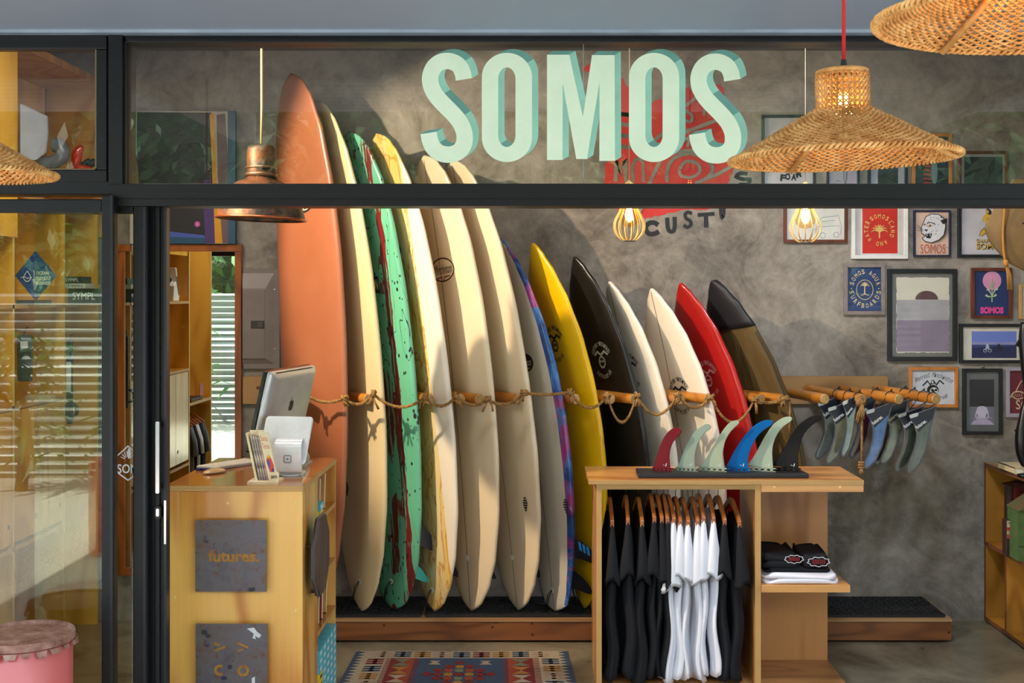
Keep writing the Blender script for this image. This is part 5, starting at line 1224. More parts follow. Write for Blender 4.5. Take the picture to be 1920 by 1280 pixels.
# upper row behind the window glass
def a_foam(a):
    a.rect(1446,250,1518,345,C(214,206,206))
    for i, ch in enumerate('FOAM'): a.text(ch, 1462+i*10.5, 339-[0,1,1,5][i], 13, INK, w=10, rot=[-8,5,-4,14][i], bold=.06)
    for i, ch in enumerate('SHRED'): a.text(ch, 1462+i*8, 322-[0,2,3,2,0][i], 11, C(150,60,70), w=7, bold=.05)
framed(1429,215,1530,362,5,FBK_,'white poster with wobbly black lettering in a dark frame above the right bulb', a_foam, C(200,196,196))
def a_brd(a):
    g = C(110,112,122); a.ell(1585,320,4.2,26,g); a.ell(1584.4,320,2.6,23,C(160,160,170)); a.stroke([(1566,341),(1572,338),(1578,341)], 1, g)
framed(1551,255,1612,362,4,FNA,'lilac print of a single surfboard in a dark frame under the wicker shade', a_brd, C(186,178,190))
def a_bw(a): a.rect(1646,290,1684,350,C(62,68,76)); a.poly([(1646,330),(1660,324),(1684,332),(1684,350),(1646,350)], C(40,44,50))
framed(1628,262,1702,362,5,FNA,'dark photograph with pale surround in a navy frame under the wicker shade', a_bw, C(176,178,186))
def a_pt(a):
    a.rect(1716,270,1781,350,C(44,56,70)); a.ell(1752,322,6,24,C(120,150,150))
    for i in range(6): a.poly([(1734,300+i*8),(1748,302+i*8),(1746,306+i*8),(1730,304+i*8)], C(170,72,70))
framed(1711,250,1786,362,6,FOA,'print of a pale surfboard over red stripes in an orange wood frame', a_pt, C(44,56,70))
framed(1797,283,1890,362,5,FBR,'dark glass fronted picture in a brown frame behind the upper window', lambda a: a.rect(1808,294,1880,352,C(46,54,56)), C(150,146,140))
# ------------------------------------------------------------------ canvas painting standing on the mirror frame
dP = 6.50
pn = thing('canvas_painting', 'large abstract canvas with black field and yellow stripe resting on the mirror', 'painting', W(340,458,dP))
ob('canvas', MB().box((PX(243,dP),dP,PZ(457,dP)),(PX(441,dP),dP+.03,PZ(208,dP))), M((40,84,112), .7), pn)
a = Art(lambda x, y, lay: W(x, y, dP-.0004-lay*.0003))
a.rect(243.5,208.5,427,456.5,C(196,182,160)); a.poly([(256,210),(396,211),(398,260),(400,456),(262,456),(255,290)], C(30,32,34))
a.poly([(250,211),(257,211),(256,280),(258,300),(252,270)], C(120,190,170)); a.poly([(243.5,250),(250,270),(258,310),(262,360),(262,400),(243.5,400)], C(112,104,66))
a.poly([(393,214),(402,213),(403,260),(407,350),(418,456),(402,456),(397,300)], C(222,158,16)); a.poly([(406,215),(422,213),(427,290),(428,456),(417,456),(408,330)], C(112,88,88))
a.poly([(427,208.5),(441,208.5),(441,456.5),(428,456.5)], C(44,88,116)); a.poly([(382,338),(396,336),(400,370),(403,456),(385,456),(381,380)], C(74,48,110))
a.poly([(262,436),(320,434),(383,441),(385,447),(262,443)], C(70,90,170)); a.poly([(262,442),(385,446),(385,456.5),(262,456.5)], C(30,78,104)); a.ell(370,420,5.5,5.5,C(196,80,160)); a.ell(370,420,3,3,C(226,130,190))
a.build('paint', pn)
# ------------------------------------------------------------------ electrical cabinet
dE = 6.53; GP = M((138,124,118), .5); GPL = M((150,136,130), .45)
el = thing('electrical_cabinet', 'taupe metal electrical panel set in the concrete wall', 'panel', W(480,692,dE))
x0_, x1_ = PX(454,dE), PX(523,dE)
b = MB(); P = [(420,503),(523,505),(523,691),(420,693)]; Q = [(425,520),(513,511),(505,676),(425,676)]; Q = [(425,540),(500,540),(500,672),(425,672)]
b.box((x0_,dE+.02,PZ(692,dE)),(x1_,DW,PZ(504,dE))); ob('cover_plate', b, GP, el, bevel=.002)
b = MB()
o_ = [(454.5,512),(514,512),(514,682),(454.5,682)]; i_ = [(454.5,540),(498,540),(498,672),(454.5,672)]
b.loft([[W(x,y,dE+.02) for x,y in o_], [W(x,y,dE) for x,y in i_]]); ob('bevelled_frame', b, GPL, el)
b = MB().box((PX(455,dE),dE-.004,PZ(672,dE)),(PX(497,dE),dE,PZ(543,dE))); dr = ob('door', b, GP, el, bevel=.001)
ob('latch', MB().box((PX(471,dE),dE-.009,PZ(615,dE)),(PX(496,dE),dE-.003,PZ(601,dE))), M((64,56,54), .4), dr)
ob('latch_slider', MB().box((PX(484,dE),dE-.012,PZ(613,dE)),(PX(493,dE),dE-.008,PZ(603,dE))), M((84,76,72), .4), dr)
for py in (543,654): ob('screw', MB().lathe([(.005,0),(.004,.003),(.0005,.004)], W(515,py,dE+.02), 8, axis=(0,-1,0)), SIL, el)
ob('plank_plug', MB().lathe([(.011,0),(.009,.001),(.0005,.0012)], W(484,727,DPK), 10, axis=(0,-1,0)), M((120,84,44), .6), rk)
# ------------------------------------------------------------------ mirror on the back wall
dM = 6.525
t = NT('mirror_silver'); MIR = t.base((226,230,226), .0, 1.0)
mi = thing('wall_mirror', 'tall mirror in an orange brown wooden frame against the back wall', 'mirror', W(336,1180,dM))
b = MB(); zb_ = .25
for x0_, x1_ in ((220,233),(440,452)): b.box((PX(x0_,dM),dM,zb_),(PX(x1_,dM),dM+.035,PZ(458,dM)))
ob('side_rails', b, DOWELV, mi, kind='stuff', bevel=.002)
ob('top_rail', MB().box((PX(216,dM),dM-.006,PZ(471,dM)),(PX(453,dM),dM+.035,PZ(458,dM))), DOWELV, mi, bevel=.002)
ob('bottom_rail', MB().box((PX(233,dM),dM,zb_),(PX(440,dM),dM+.035,zb_+.04)), DOWELV, mi)
ob('mirror_glass', MB().box((PX(231,dM),dM+.012,zb_+.03),(PX(442,dM),dM+.02,PZ(468,dM))), MIR, mi)
# ------------------------------------------------------------------ plywood wall unit on the left wall
XS, XB = -2.31, -2.6
un = thing('wall_unit', 'varnished plywood shelving unit along the left wall', 'shelving', (XS,5.2,0))
CED = M((226,190,110), .5)
def part(name, a_, b_, m_=PLYC): return ob(name, MB().box(a_, b_), m_, un)
for i, (y, z0, z1) in enumerate(((3.98+.3,0,2.2),(4.84,0,2.2),(5.45,0,2.84),(6.04,0,2.2),(6.5,0,2.2))):
    p_ = part('divider', (XB,y-.009,z0),(XS,y+.009,z1)); ob('front_edge', MB().box((XS-.0005,y-.009,z0),(XS+.0012,y+.009,z1)), CED, p_)
part('back_sheet', (XB-.012,4.2,0),(XB,6.53,2.84))
for y0_, y1_, z in ((4.85,6.49,1.70),(4.85,6.03,1.25),(4.30,4.83,1.01),(4.85,6.03,.62),(4.85,6.49,2.2)):
    p_ = part('shelf', (XB,y0_,z-.018),(XS,y1_,z), PLYC); ob('shelf_edge', MB().box((XS-.0005,y0_,z-.018),(XS+.0012,y1_,z)), EDZ, p_)
part('top_board', (XB,4.6,2.84),(XS+.04,DW-.004,2.875), PLYUP)
part('end_sheet', (XB,6.545,2.05),(XS+.03,6.565,2.84), PLYUP)
part('tall_door', (XS-.012,4.9,2.0),(XS+.006,5.48,2.83), wood('ply_yellow', (232,176,60), (206,146,40), 'z', 2, 6, .3, .3, 33))
for y0_, y1_ in ((4.86,5.145),(5.15,5.44),(5.46,5.74),(5.745,6.03)):
    dr = part('cabinet_door', (XS-.018,y0_,.64),(XS,y1_,1.228)); ob('finger_hole', MB().lathe([(.012,0),(.012,.001),(.001,.001)], (XS,y1_-.04,.72), 10, axis=(1,0,0)), M((70,46,18), .8), dr)
pi_ = MB().tube([(-2.48,4.45,0),(-2.48,4.45,2.8)], .011, 8); ob('steel_pipe', pi_, M((58,36,28), .5, .3), smooth=True, label='thin rusty brown pipe running up the left wall seen in the mirror', cat='pipe')
# things on the unit
sgn = thing('award_sign', 'blue diamond shaped sign with white lettering on the left plywood shelf', 'sign', W(66,563,5.62))
dO = 5.62; t = NT('speckle_blue'); t.base(t.mix(t.ramp(t.voro(t.coord(), 140), [(.2,0.0),(.6,1.0)]), (60,110,150), (38,62,120)), .3, 0, .5, .3)
cx, cy, r_ = 66, 517, 38
zB = 1.70; ob('stand', MB().box((PX(34,dO),dO-.02,zB),(PX(92,dO),dO+.03,zB+.02)), C(60,60,40), sgn)
cyy = CY+(EYE-zB-.018)*F/dO-r_*1.22
ob('diamond', MB().prism([W(cx-r_,cyy,dO), W(cx,cyy+r_*1.22,dO), W(cx+r_,cyy,dO), W(cx,cyy-r_*1.22,dO)], (0,.012,0)), t.m, sgn)
a = Art(wallmap(dO-.001,.0004)); WT = C(228,232,232)
for i, w_ in enumerate(('OCEAN','FRIENDLY','BUSINESS')): a.text(w_, cx+1, cyy-1+i*9.5-1, 6, WT, w=(24,29,28)[i], bold=.02)
a.stroke([(cx-2,cyy-10),(cx-2,cyy+14)], 1, WT); a.stroke([(cx-15,cyy-9),(cx-22,cyy+4),(cx-15,cyy+11),(cx-8,cyy+4),(cx-15,cyy-9)], 1.3, WT, sm=3); a.stroke([(cx-27,cyy+4),(cx-21,cyy+2),(cx-14,cyy+5),(cx-6,cyy+3)], 1.2, WT, sm=3); a.build('lettering', sgn)
DG = C(46,54,50)
def sbox(x0, x1, y0_, y1_, d_, dep, m_, txt, label, tm=WT):
    o = thing('product_box', label, 'box', W((x0+x1)/2, y1_, d_), 'boxes on the left shelf'); z0 = PZ(y1_, d_)
    ob('carton', MB().box((PX(x0,d_),d_,z0),(PX(x1,d_),d_+dep,PZ(y0_,d_))), m_, o)
    if txt: a = Art(wallmap(d_-.0006,.0004)); a.text(txt, x0+(x1-x0)*.14, y1_-(y1_-y0_)*.25, (y1_-y0_)*.5, tm, w=(x1-x0)*.72, bold=.0); a.build('lettering', o)
zs = CY+(EYE-1.70)*F/6.12
sbox(128,186,zs-28,zs,6.12,.14,DG,'SYMPL','dark green product box at the bottom of the shelf stack'); zt_ = zs-28-.5
sbox(120,160,zt_-9,zt_,6.12,.14,C(200,206,200),'TWIN','thin white product box between two dark boxes',DG); sbox(118,152,zt_-22,zt_-9.3,6.12,.14,DG,'SYMPL','small dark green product box on top of the shelf stack')
def hangbag(x0, x1, y0_, y1_, d_, m_, label, lab=None):
    o = thing('hanging_package', label, 'package', W((x0+x1)/2,y1_,d_), 'packages hanging in the left unit')
    b = MB(); b.rbox(tuple(W(x0,y1_,d_)), tuple(W(x1,y0_,d_)+Vector((0,.025,0))), min(.012,(x1-x0)*.4*d_/F)); ob('pouch', b, m_, o, bevel=.002)
    b = MB(); c_ = W((x0+x1)/2,y0_,d_); b.tube([c_, c_+Vector((0,.02,.03)), c_+Vector((-.0,.05,.035))], .003, 6); ob('hook', b, BLACK, o, smooth=True)
    if lab: ob('tag', MB().box(tuple(W(lab[0],lab[3],d_-.002)), tuple(W(lab[2],lab[1],d_-.002)+Vector((0,.001,0)))), WT, o)
hangbag(32,58,628,715,5.62,C(70,80,72),'grey green leash package hanging left under the diamond sign',(38,640,52,652)); hangbag(124,134,640,795,6.1,C(28,32,38),'long black leash package hanging under the dark green boxes',(124,678,133,735))
b = MB(); cc_ = W(132,770,6.09)
for k in range(3): b.tube([cc_+Vector((.03*math.cos(q),.01*k,.035*math.sin(q))) for q in [2*math.pi*j/14 for j in range(14)]], .006, 6, closed=True)
ob('leash_coil', b, BLACK, smooth=True, recalc=False, label='coiled black leash low on the left unit', cat='leash')
zs2 = CY+(EYE-1.25)*F/5.75; sbox(46,96,zs2-8,zs2,5.75,.05,C(206,190,150),None,'flat pale box on the lower shelf of the left unit')
# phone seen in the mirror
ph = thing('cordless_phone', 'white cordless phone in its cradle on the unit shelf', 'phone', (XS-.06,5.02,1.70)); PW = C(222,220,214)
b = MB(); b.prism([(XS-.1,4.99,1.70),(XS-.1,5.13,1.70),(XS-.1,5.11,1.80),(XS-.1,5.07,1.83)], (.08,0,0)); ob('cradle', b, PW, ph, bevel=.006)
b = MB().obox((XS-.055,4.995,1.82), (.024,0,0), (0,.013,0), (0,.035,.1)); hs = ob('handset', b, PW, ph, bevel=.008)
ob('keypad', MB().obox((XS-.031,4.995,1.80), (.001,0,0), (0,.009,.003), (0,.02,.06)), C(70,72,76), hs)
tg = MB().rbox((-.045,0,0),(.045,.006,.11), .018); 
for v_ in tg.v: v_.xyz = Vector((XS-.04, 4.40, 1.012))+Vector((v_.y, v_.x, v_.z*.95))
ob('wooden_tag', tg, C(178,92,66), label='small terracotta shaka tag leaning on the unit shelf', cat='tag')
lp = MB().box((XS-.26,4.42,1.012),(XS-.02,4.72,1.03)); ob('laptop', lp, BLACK, bevel=.003, label='closed black laptop lying on the unit shelf near the door', cat='laptop')
hangbag(-2000,-1990,0,10,5,BLACK,'x') if False else None
o = thing('hanging_package', 'striped black pouch hanging at the cabinet edge seen in the mirror', 'package', (XS+.03,4.80,1.08), 'packages hanging in the left unit')
ob('pouch', MB().box((XS-.06,4.775,1.09),(XS-.03,4.825,1.36)), M((40,42,46), .4, var=(190,196,200), vs=30), o, bevel=.004); ob('hook', MB().tube([(XS-.045,4.80,1.36),(XS-.045,4.80,1.42)], .003, 6), SILD, o)
for k in range(5):
    y = 4.40+k*.075; x_ = XS-.14; m_ = (C(70,72,78), SHB, C(220,220,222), SHB, C(96,98,104))[k]; lb = ('grey','black','white','black with','pale grey')[k]
    hg = thing('clothes_hanger', 'wooden hanger on the unit rail, %s from the shop front' % ('first','second','third','fourth','fifth')[k], 'hanger', (x_,y,.9), 'hangers on the unit rail')
    ob('arms', MB().tube([(x_-.12,y,.84),(x_-.06,y,.885),(x_,y,.90),(x_+.06,y,.885),(x_+.12,y,.84)], .012, 6, flat=.6), HANG, hg, smooth=True); ob('hook', MB().tube([(x_,y,.9),(x_,y,.945),(x_+.01,y,.955)], .002, 6), HOOK, hg)
    sh = thing('t_shirt', '%s shirt on the unit rail, %s from the shop front' % (('grey','black','white','black','pale grey')[k], ('first','second','third','fourth','fifth')[k]), 'shirt', (x_,y,.3), 'shirts on the unit rail'); rings = []
    for j in range(10):
        t_ = j/9; z = .885-.55*t_; hx = .05+.085*min(1,t_*4); hy = .012+.018*t_
        rings.append([(x_+hx*math.cos(q)*(1+.05*math.sin(6*q)*t_), y+hy*math.sin(q)*(1+.3*math.sin(5*q+k)*t_), z-(.04*abs(math.cos(q)) if t_ < .2 else 0)) for q in [2*math.pi*s_/20 for s_ in range(20)]])
    b = MB(); b.loft(rings); ob('shirt_body', b, m_, sh, smooth=True)
    for s_ in (-1,1):
        b = MB(); b.tube([(x_+s_*.11,y,.84),(x_+s_*.135,y,.74),(x_+s_*.14,y,.64)], [.018,.028,.034], 10, flat=.7); ob('sleeve', b, m_, sh, smooth=True)
ob('garment_rail', MB().tube([(XS-.14,4.29,.955),(XS-.14,4.83,.955)], .009, 8), SILD, un, smooth=True)
# things on top of the unit, seen through the upper left window
ZU = 2.2
fs_ = MB(); fs_.prism([W(37,193,5.9), W(88,217,6.0), W(89,250,6.0), W(85,285,6.0), W(66,300,5.95), W(37,300,5.9)], (0,.02,0)); ob('foam_sheet', fs_, M((214,218,226), .4), label='curved white foam sheet leaning on top of the unit', cat='sheet', bevel=.006)
rd = thing('red_ornament', 'glossy red carved ornament on top of the unit', 'ornament', W(146,318,6.15)); b = MB()
b.tube(crom([W(140,318,6.15),W(143,300,6.15),W(146,285,6.15),W(154,274,6.15)], 4), [.012+.014*math.sin(i/12*3.1) for i in range(13)], 10); ob('figure', b, M((206,40,26), .15, coat=.6), rd, smooth=True)
ob('base', MB().lathe([(.06,0),(.05,.012),(.02,.02)], W(152,317,6.15), 20), M((206,40,26), .15, coat=.6), rd, smooth=True)
pp = MB(); pp.tube(crom([W(62,300,6.05),W(85,306,6.05),(W(105,302,6.05)),W(118,290,6.05),W(112,274,6.05),W(100,272,6.05)], 5), .035, 14); ob('grey_tube', pp, M((120,122,130), .3), smooth=True, label='bent grey plastic tube lying on top of the unit', cat='tube')
b = MB()
for k in range(4): b.lathe([(.001,-.02),(.022,-.01),(.024,.008),(.001,.022)], W(160+k*5,308-(k%2)*3,6.2), 10)
ob('dark_stones', b, C(40,40,50), smooth=True, kind='stuff', label='small dark pebbles beside the red ornament', cat='stones')
# ------------------------------------------------------------------ pendant lamps inside
t = NT('old_copper'); v = t.coord(); n1 = t.noise(v, 14, 6, .65); n2 = t.noise(v, 5, 4)
c0 = t.mix(t.ramp(n2, [(.35,0.0),(.65,1.0)]), (124,72,38), (80,66,50)); t.base(t.mix(t.ramp(n1, [(.45,0.0),(.6,1.0)]), c0, (44,38,34)), .5, .5, .5); COPPER = t.m
cl = thing('pendant_lamp', 'weathered copper bell pendant lamp left of the orange surfboard', 'lamp', W(490,420,5.3))
cc = Vector((PX(490,5.3),5.3,0)); ax = Vector((.025,0,1)).normalized(); s5 = 5.3/F
zz = lambda py: PZ(py,5.3)
prof = [(82*s5,zz(410)),(81*s5,zz(406)),(78*s5,zz(395)),(72*s5,zz(372)),(62*s5,zz(355)),(46*s5,zz(343)),(30*s5,zz(336)),(27*s5,zz(331))]
prof = [(r,z-zz(410)) for r,z in prof]
b = MB(); b.loft([[Vector((cc.x,cc.y,zz(410)))+Vector((r*math.cos(q), r*math.sin(q), z+r*math.cos(q)*-.035)) for q in [2*math.pi*k/40 for k in range(40)]] for r,z in prof]+[[Vector((cc.x,cc.y,zz(410)))+Vector((r*.96*math.cos(q), r*.96*math.sin(q), z-.006+r*math.cos(q)*-.035)) for q in [2*math.pi*k/40 for k in range(40)]] for r,z in prof[::-1][1:]], cap=False, loop=True)
ob('shade', b, COPPER, cl, smooth=True)
ob('rim', MB().tube([Vector((cc.x,cc.y,zz(410)))+Vector((82*s5*math.cos(q),82*s5*math.sin(q),82*s5*math.cos(q)*-.035)) for q in [2*math.pi*k/48 for k in range(48)]], .006, 8, closed=True), M((170,96,56), .3, .8), cl, smooth=True, recalc=False)
b = MB(); b.lathe([(28*s5,zz(332)),(29*s5,zz(328)),(27*s5,zz(322)),(28*s5,zz(315)),(26.5*s5,zz(312)),(27*s5,zz(284)),(24*s5,zz(275)),(16*s5,zz(271)),(.004,zz(270))], cc, 32); ob('socket_cap', b, COPPER, cl, smooth=True, auto=60)
ob('collar', MB().lathe([(29*s5,zz(331)),(30*s5,zz(329)),(30*s5,zz(326)),(28.5*s5,zz(324))], cc, 32).lathe([(28*s5,zz(317)),(29.5*s5,zz(315)),(28*s5,zz(312))], cc, 32), M((150,110,80), .35, .8), cl, kind='stuff', smooth=True)
b = MB(); b.tube([Vector((cc.x,cc.y,zz(271))), Vector((cc.x+.002,cc.y,zz(200))), Vector((cc.x,cc.y,ZC))], .0055, 8); ob('cord', b, M((214,180,124), .7), cl, smooth=True)
BULB = emitm('bulb_glow', (255,196,110), 55); CAGE = M((226,190,120), .4, .3); BGL = glassm('bulb_glass', .05, (1,.86,.6))
for i, (px, py, lb) in enumerate(((1180,418,'glowing bulb in a pale wire cage hanging left in front of the black painted letters'),(1510,421,'glowing bulb in a pale wire cage hanging left of the red poster'))):
    d_ = 5.35; c_ = W(px, py, d_); lm = thing('cage_lamp', lb, 'lamp', c_-Vector((0,0,.08)), 'wire cage bulb lamps')
    k_ = d_/F
    for q in range(14):
        a_ = 2*math.pi*q/14; pr = [(8,-48),(12,-40),(19,-22),(26,-8),(29.5,4),(27,18),(19,28),(11,33.5)]
        b = MB(); b.tube(crom([c_+Vector((r*k_*math.cos(a_), r*k_*math.sin(a_), -y*k_)) for r,y in pr], 3), .0026, 6); ob('cage_wire', b, CAGE, lm, smooth=True)
    ob('bottom_ring', MB().tube([c_+Vector((11*k_*math.cos(a_),11*k_*math.sin(a_),-33.5*k_)) for a_ in [2*math.pi*j/20 for j in range(20)]], .003, 6, closed=True), M((120,124,128), .4, .6), lm, smooth=True, recalc=False)
    ob('bulb', MB().lathe([(.001,-8*k_),(9*k_,-6*k_),(17*k_,2*k_),(19.5*k_,11*k_),(17*k_,22*k_),(11*k_,33*k_),(7*k_,42*k_),(6*k_,50*k_)], c_, 24), BGL, lm, smooth=True)
    ob('filament', MB().lathe([(.001,2*k_),(6*k_,6*k_),(8*k_,14*k_),(7*k_,22*k_),(4*k_,30*k_),(.001,34*k_)], c_, 14), BULB, lm, smooth=True, label='bright glowing filament')
    ob('socket', MB().lathe([(10*k_,46*k_),(10.5*k_,60*k_),(9*k_,74*k_),(3*k_,80*k_)], c_, 20), CAGE, lm, smooth=True, auto=50)
    ob('cord', MB().tube([c_+Vector((0,0,78*k_)), Vector((c_.x,c_.y,ZC))], .0022, 6), M((190,170,140), .6), lm, smooth=True)
# track spots that light the boards (above the window head, out of view)
sp = thing('track_spotlight', 'black ceiling spotlight aimed at the surfboards', 'lamp', SPOT_POS)
dv = (Vector((0.15,6.25,1.75))-Vector(SPOT_POS)).normalized(); s0 = Vector(SPOT_POS)-dv*.02
ob('housing', MB().tube([s0-dv*.09, s0-dv*.005], .038, 20), BLACK, sp, smooth=True, auto=40); ob('arm', MB().tube([s0-dv*.05, Vector((s0.x-dv.x*.05, s0.y-dv.y*.05, ZC))], .008, 8), BLACK, sp)
for i, p_ in enumerate(FILL_PANELS):  # housings of the added interior fill panels, out of view
    lp_ = thing('fill_panel', 'slim white ceiling light panel above the shop floor, %s one' % ('left','right')[i], 'lamp', p_)
    ob('housing', MB().box((p_[0]-.62,p_[1]-.17,p_[2]+.0),(p_[0]+.62,p_[1]+.17,ZC-.001)), WHITE, lp_)
# ------------------------------------------------------------------ wicker pendants under the porch
t = NT('wicker'); v = t.coord(); WICK = t.base(t.ramp(t.noise(v, 26, 4, .6), [(.3,(170,112,52)),(.5,(206,150,84)),(.72,(228,184,120))]), .6, 0, .4); t.bump(t.noise(v, 220, 2), .2, .003)
def wick_profile(): return [(.052,.185),(.056,.175),(.056,.115),(.058,.105),(.075,.094),(.11,.074),(.15,.05),(.19,.028),(.225,.008),(.246,-.004)]
PRF = crom([(r,0,z) for r,z in wick_profile()], 6); NS = 56
def wicker(loc, tilt, label, cordm):
    o = thing('wicker_pendant', label, 'lamp', loc, 'wicker pendant lamps under the porch'); loc = Vector(loc)
    R = Matrix.Rotation(tilt, 3, 'Y')
    def P_(r, a_, z): return loc+R@Vector((r*math.cos(a_), r*math.sin(a_), z))
    # cumulative length for even rows
    cum = [0]
    for i in range(1,len(PRF)): cum.append(cum[-1]+(PRF[i]-PRF[i-1]).length)
    def at(s):
        for i in range(len(cum)-1):
            if cum[i] <= s <= cum[i+1]:
                return PRF[i].lerp(PRF[i+1], (s-cum[i])/(cum[i+1]-cum[i]))
        return PRF[-1]
    b = MB(); nrow = 46; random.seed(8)
    for j in range(nrow):
        s = cum[-1]*(j+.3)/nrow; p = at(s); jit = [random.uniform(-.0012,.0012) for _ in range(NS)]
        n = NS if p.x > .09 else NS//2
        pts = []
        for k in range(n*2):
            a_ = math.pi*k/n; w_ = (.0028 if (k//1+j*1)%2 == 0 else -.0028) if k%2 == 0 or True else 0
            ph = math.cos(math.pi*k+math.pi*j) if True else 1
            w_ = .0034*math.cos(a_*n+math.pi*j)
            pts.append(P_(p.x+w_*.6, a_, p.z+w_*.9+jit[k//2%NS]))
        b.tube(pts, .0025+(.0006 if p.x > .1 else 0), 5, closed=True)
    ob('weave', b, WICK, o, smooth=True, recalc=False, kind='stuff')
    b = MB()
    for k in range(NS):
        a_ = 2*math.pi*k/NS; st = 0 if k%2 == 0 else 24
        b.tube([P_(p.x, a_, p.z) for p in PRF[st:]], .0024, 4)
    ob('stakes', b, WICK, o, smooth=True, recalc=False, kind='stuff')
    b = MB(); rr = .249
    for ph in (0, math.pi):
        b.tube([P_(rr+.0045*math.cos(64*a_+ph), a_, -.004+.0045*math.sin(64*a_+ph)) for a_ in [2*math.pi*k/448 for k in range(448)]], .0036, 5, closed=True)
    ob('rim_braid', b, WICK, o, smooth=True, recalc=False, kind='stuff')
    b = MB()
    b.tube([P_(.053, 2*math.pi*k/40, .187) for k in range(40)], .006, 6, closed=True); ob('neck_ring', b, WICK, o, smooth=True, recalc=False)
    for k in range(3):
        a_ = 2*math.pi*k/3+.3+math.pi/2; ob('inner_brace', MB().tube([P_(.24,a_,-.012), P_(.15,a_,.035), P_(.06,a_,.09)], .006, 6), WICK, o, smooth=True)
    ob('cap_plate', MB().lathe([(.05,.186),(.02,.19),(.007,.2),(.006,.215)], loc, 20), BLACK, o)
    ob('cord', MB().tube([loc+Vector((0,0,.2)), Vector((loc.x,loc.y,2.94))], .0042, 8), cordm, o, smooth=True)
    ob('bulb', MB().lathe([(.001,.04),(.02,.045),(.028,.065),(.022,.09),(.012,.11),(.012,.14)], loc, 16), emitm('warm_bulb', (255,180,90), 30), o, smooth=True)
    return o
RCORD = M((196,30,32), .6)
wicker(W(1582,293,2.73), math.radians(-1.2), 'woven wicker pendant lamp on a red cord in front of the window', RCORD)
wicker(W(1937,35,2.0), math.radians(1.5), 'large near wicker pendant lamp cut by the top right corner', RCORD)
wicker(W(-97,322,3.0), math.radians(0), 'woven wicker pendant lamp cut by the left edge of the photograph', RCORD)
# ------------------------------------------------------------------ bookcase on the right wall
RX = 2.41; RT = .847
bs = thing('bookcase', 'low open plywood bookcase along the right wall', 'bookcase', (RX+.2,5.8,0)); ye = 6.555; yn = 4.9
def rpart(n_, a_, b_, m_=PLYS): return ob(n_, MB().box(a_, b_), m_, bs)
EDB = M((124,76,40), .6, var=(90,52,26), vs=80)
for n_, z0, z1 in (('top_board',RT-.02,RT),('shelf',.41,.43),('bottom_board',.01,.03)):
    p_ = rpart(n_, (RX,yn,z0),(XR-.005,ye,z1), PLYS if n_ != 'top_board' else wood('ply_pale', (196,160,112), (160,120,76), 'y', 1.6, 6, .45, .1, 41)); ob('front_edge', MB().box((RX-.0015,yn,z0),(RX+.0005,ye,z1)), EDB, p_)
for y_, z0, z1 in ((ye-.02,.03,RT-.02),(yn,.03,RT-.02),(6.25,.03,.41)):
    p_ = rpart('upright', (RX,y_,z0),(XR-.005,y_+.018,z1)); ob('front_edge', MB().box((RX-.0012,y_,z0),(RX+.0004,y_+.018,z1)), EDB, p_)
rpart('back_sheet', (XR-.015,yn,.03),(XR-.005,ye,RT-.02))
TIN = M((70,104,62), .5, .2, var=(96,120,70), vs=18)
gb = thing('tin_box', 'green house shaped tin box on the bookcase shelf', 'box', (2.50,6.12,.43)); dG = 6.05
ob('body', MB().box((PX(1909.5,dG),dG,.43),(PX(1909.5,dG)+.2,dG+.14,.43+.25)), TIN, gb); x_ = PX(1908,dG)
ob('roof', MB().prism([(x_,dG-.01,.68),(x_+.21,dG-.01,.68),(x_+.105,dG-.01,.75)], (0,.16,0)), M((86,96,62), .6, var=(110,80,50), vs=20), gb); ob('band', MB().box((PX(1909.5,dG)-.001,dG-.002,.5),(PX(1909.5,dG)+.2,dG+.001,.506)), M((60,84,50), .5), gb)
inf = thing('collection_box', 'dark wooden box with a red information plate on the bookcase shelf', 'box', (2.55,6.3,.43)); dI = 6.3; DKW = wood('dark_box', (60,34,26), (36,20,16), 'z', 3, 5, .5, .1, 43)
ob('body', MB().box((PX(1897,dI),dI,.43),(PX(1897,dI)+.2,dI+.1,.76)), DKW, inf); ob('cap', MB().prism([(PX(1892,dI),dI-.02,.76),(PX(1892,dI)+.24,dI-.02,.76),(PX(1892,dI)+.12,dI-.02,.785)], (0,.13,0)), DKW, inf)
ob('plate', MB().box(tuple(W(1901,935,dI-.004)), tuple(W(1950,907,dI-.004)+Vector((0,.004,0)))), C(130,40,38), inf)
a = Art(wallmap(dI-.005,.0004)); a.text('TAKE', 1906, 917, 4, INK, w=14); a.text('INFO', 1907, 924.5, 6, INK, w=18, bold=.02); a.text('TAKE', 1905, 931, 4, INK, w=14)
a.build('lettering', inf)
tn2 = thing('tin_sign_box', 'small box with a printed red and white plate leaning low on the shelf', 'box', (2.5,6.16,.43)); dI = 6.16
zq = PZ(1012,dI); ob('body', MB().box((PX(1886,dI),dI,.43),(PX(1886,dI)+.1,dI+.05,PZ(974,dI))), DKW, tn2, bevel=.004)
a = Art(wallmap(dI-.001,.0004)); a.rect(1888,976,1912,1009,C(196,176,150)); a.rect(1888,988,1912,995,C(200,70,44)); a.rect(1888,1002,1912,1009,C(170,60,56))
for i, w_ in enumerate(('WAX','SURF','SANTA TERESA','SURFBOARDS')): a.text(w_, 1890, (983,993.5,998.5,1002)[i], (5,4,2.6,2.6)[i], INK, w=18, bold=.01)
a.build('plate', tn2)
bk = thing('book', 'pale book lying on top of the bookcase at the right edge', 'book', (2.53,6.2,RT)); x_ = PX(1890,6.2)
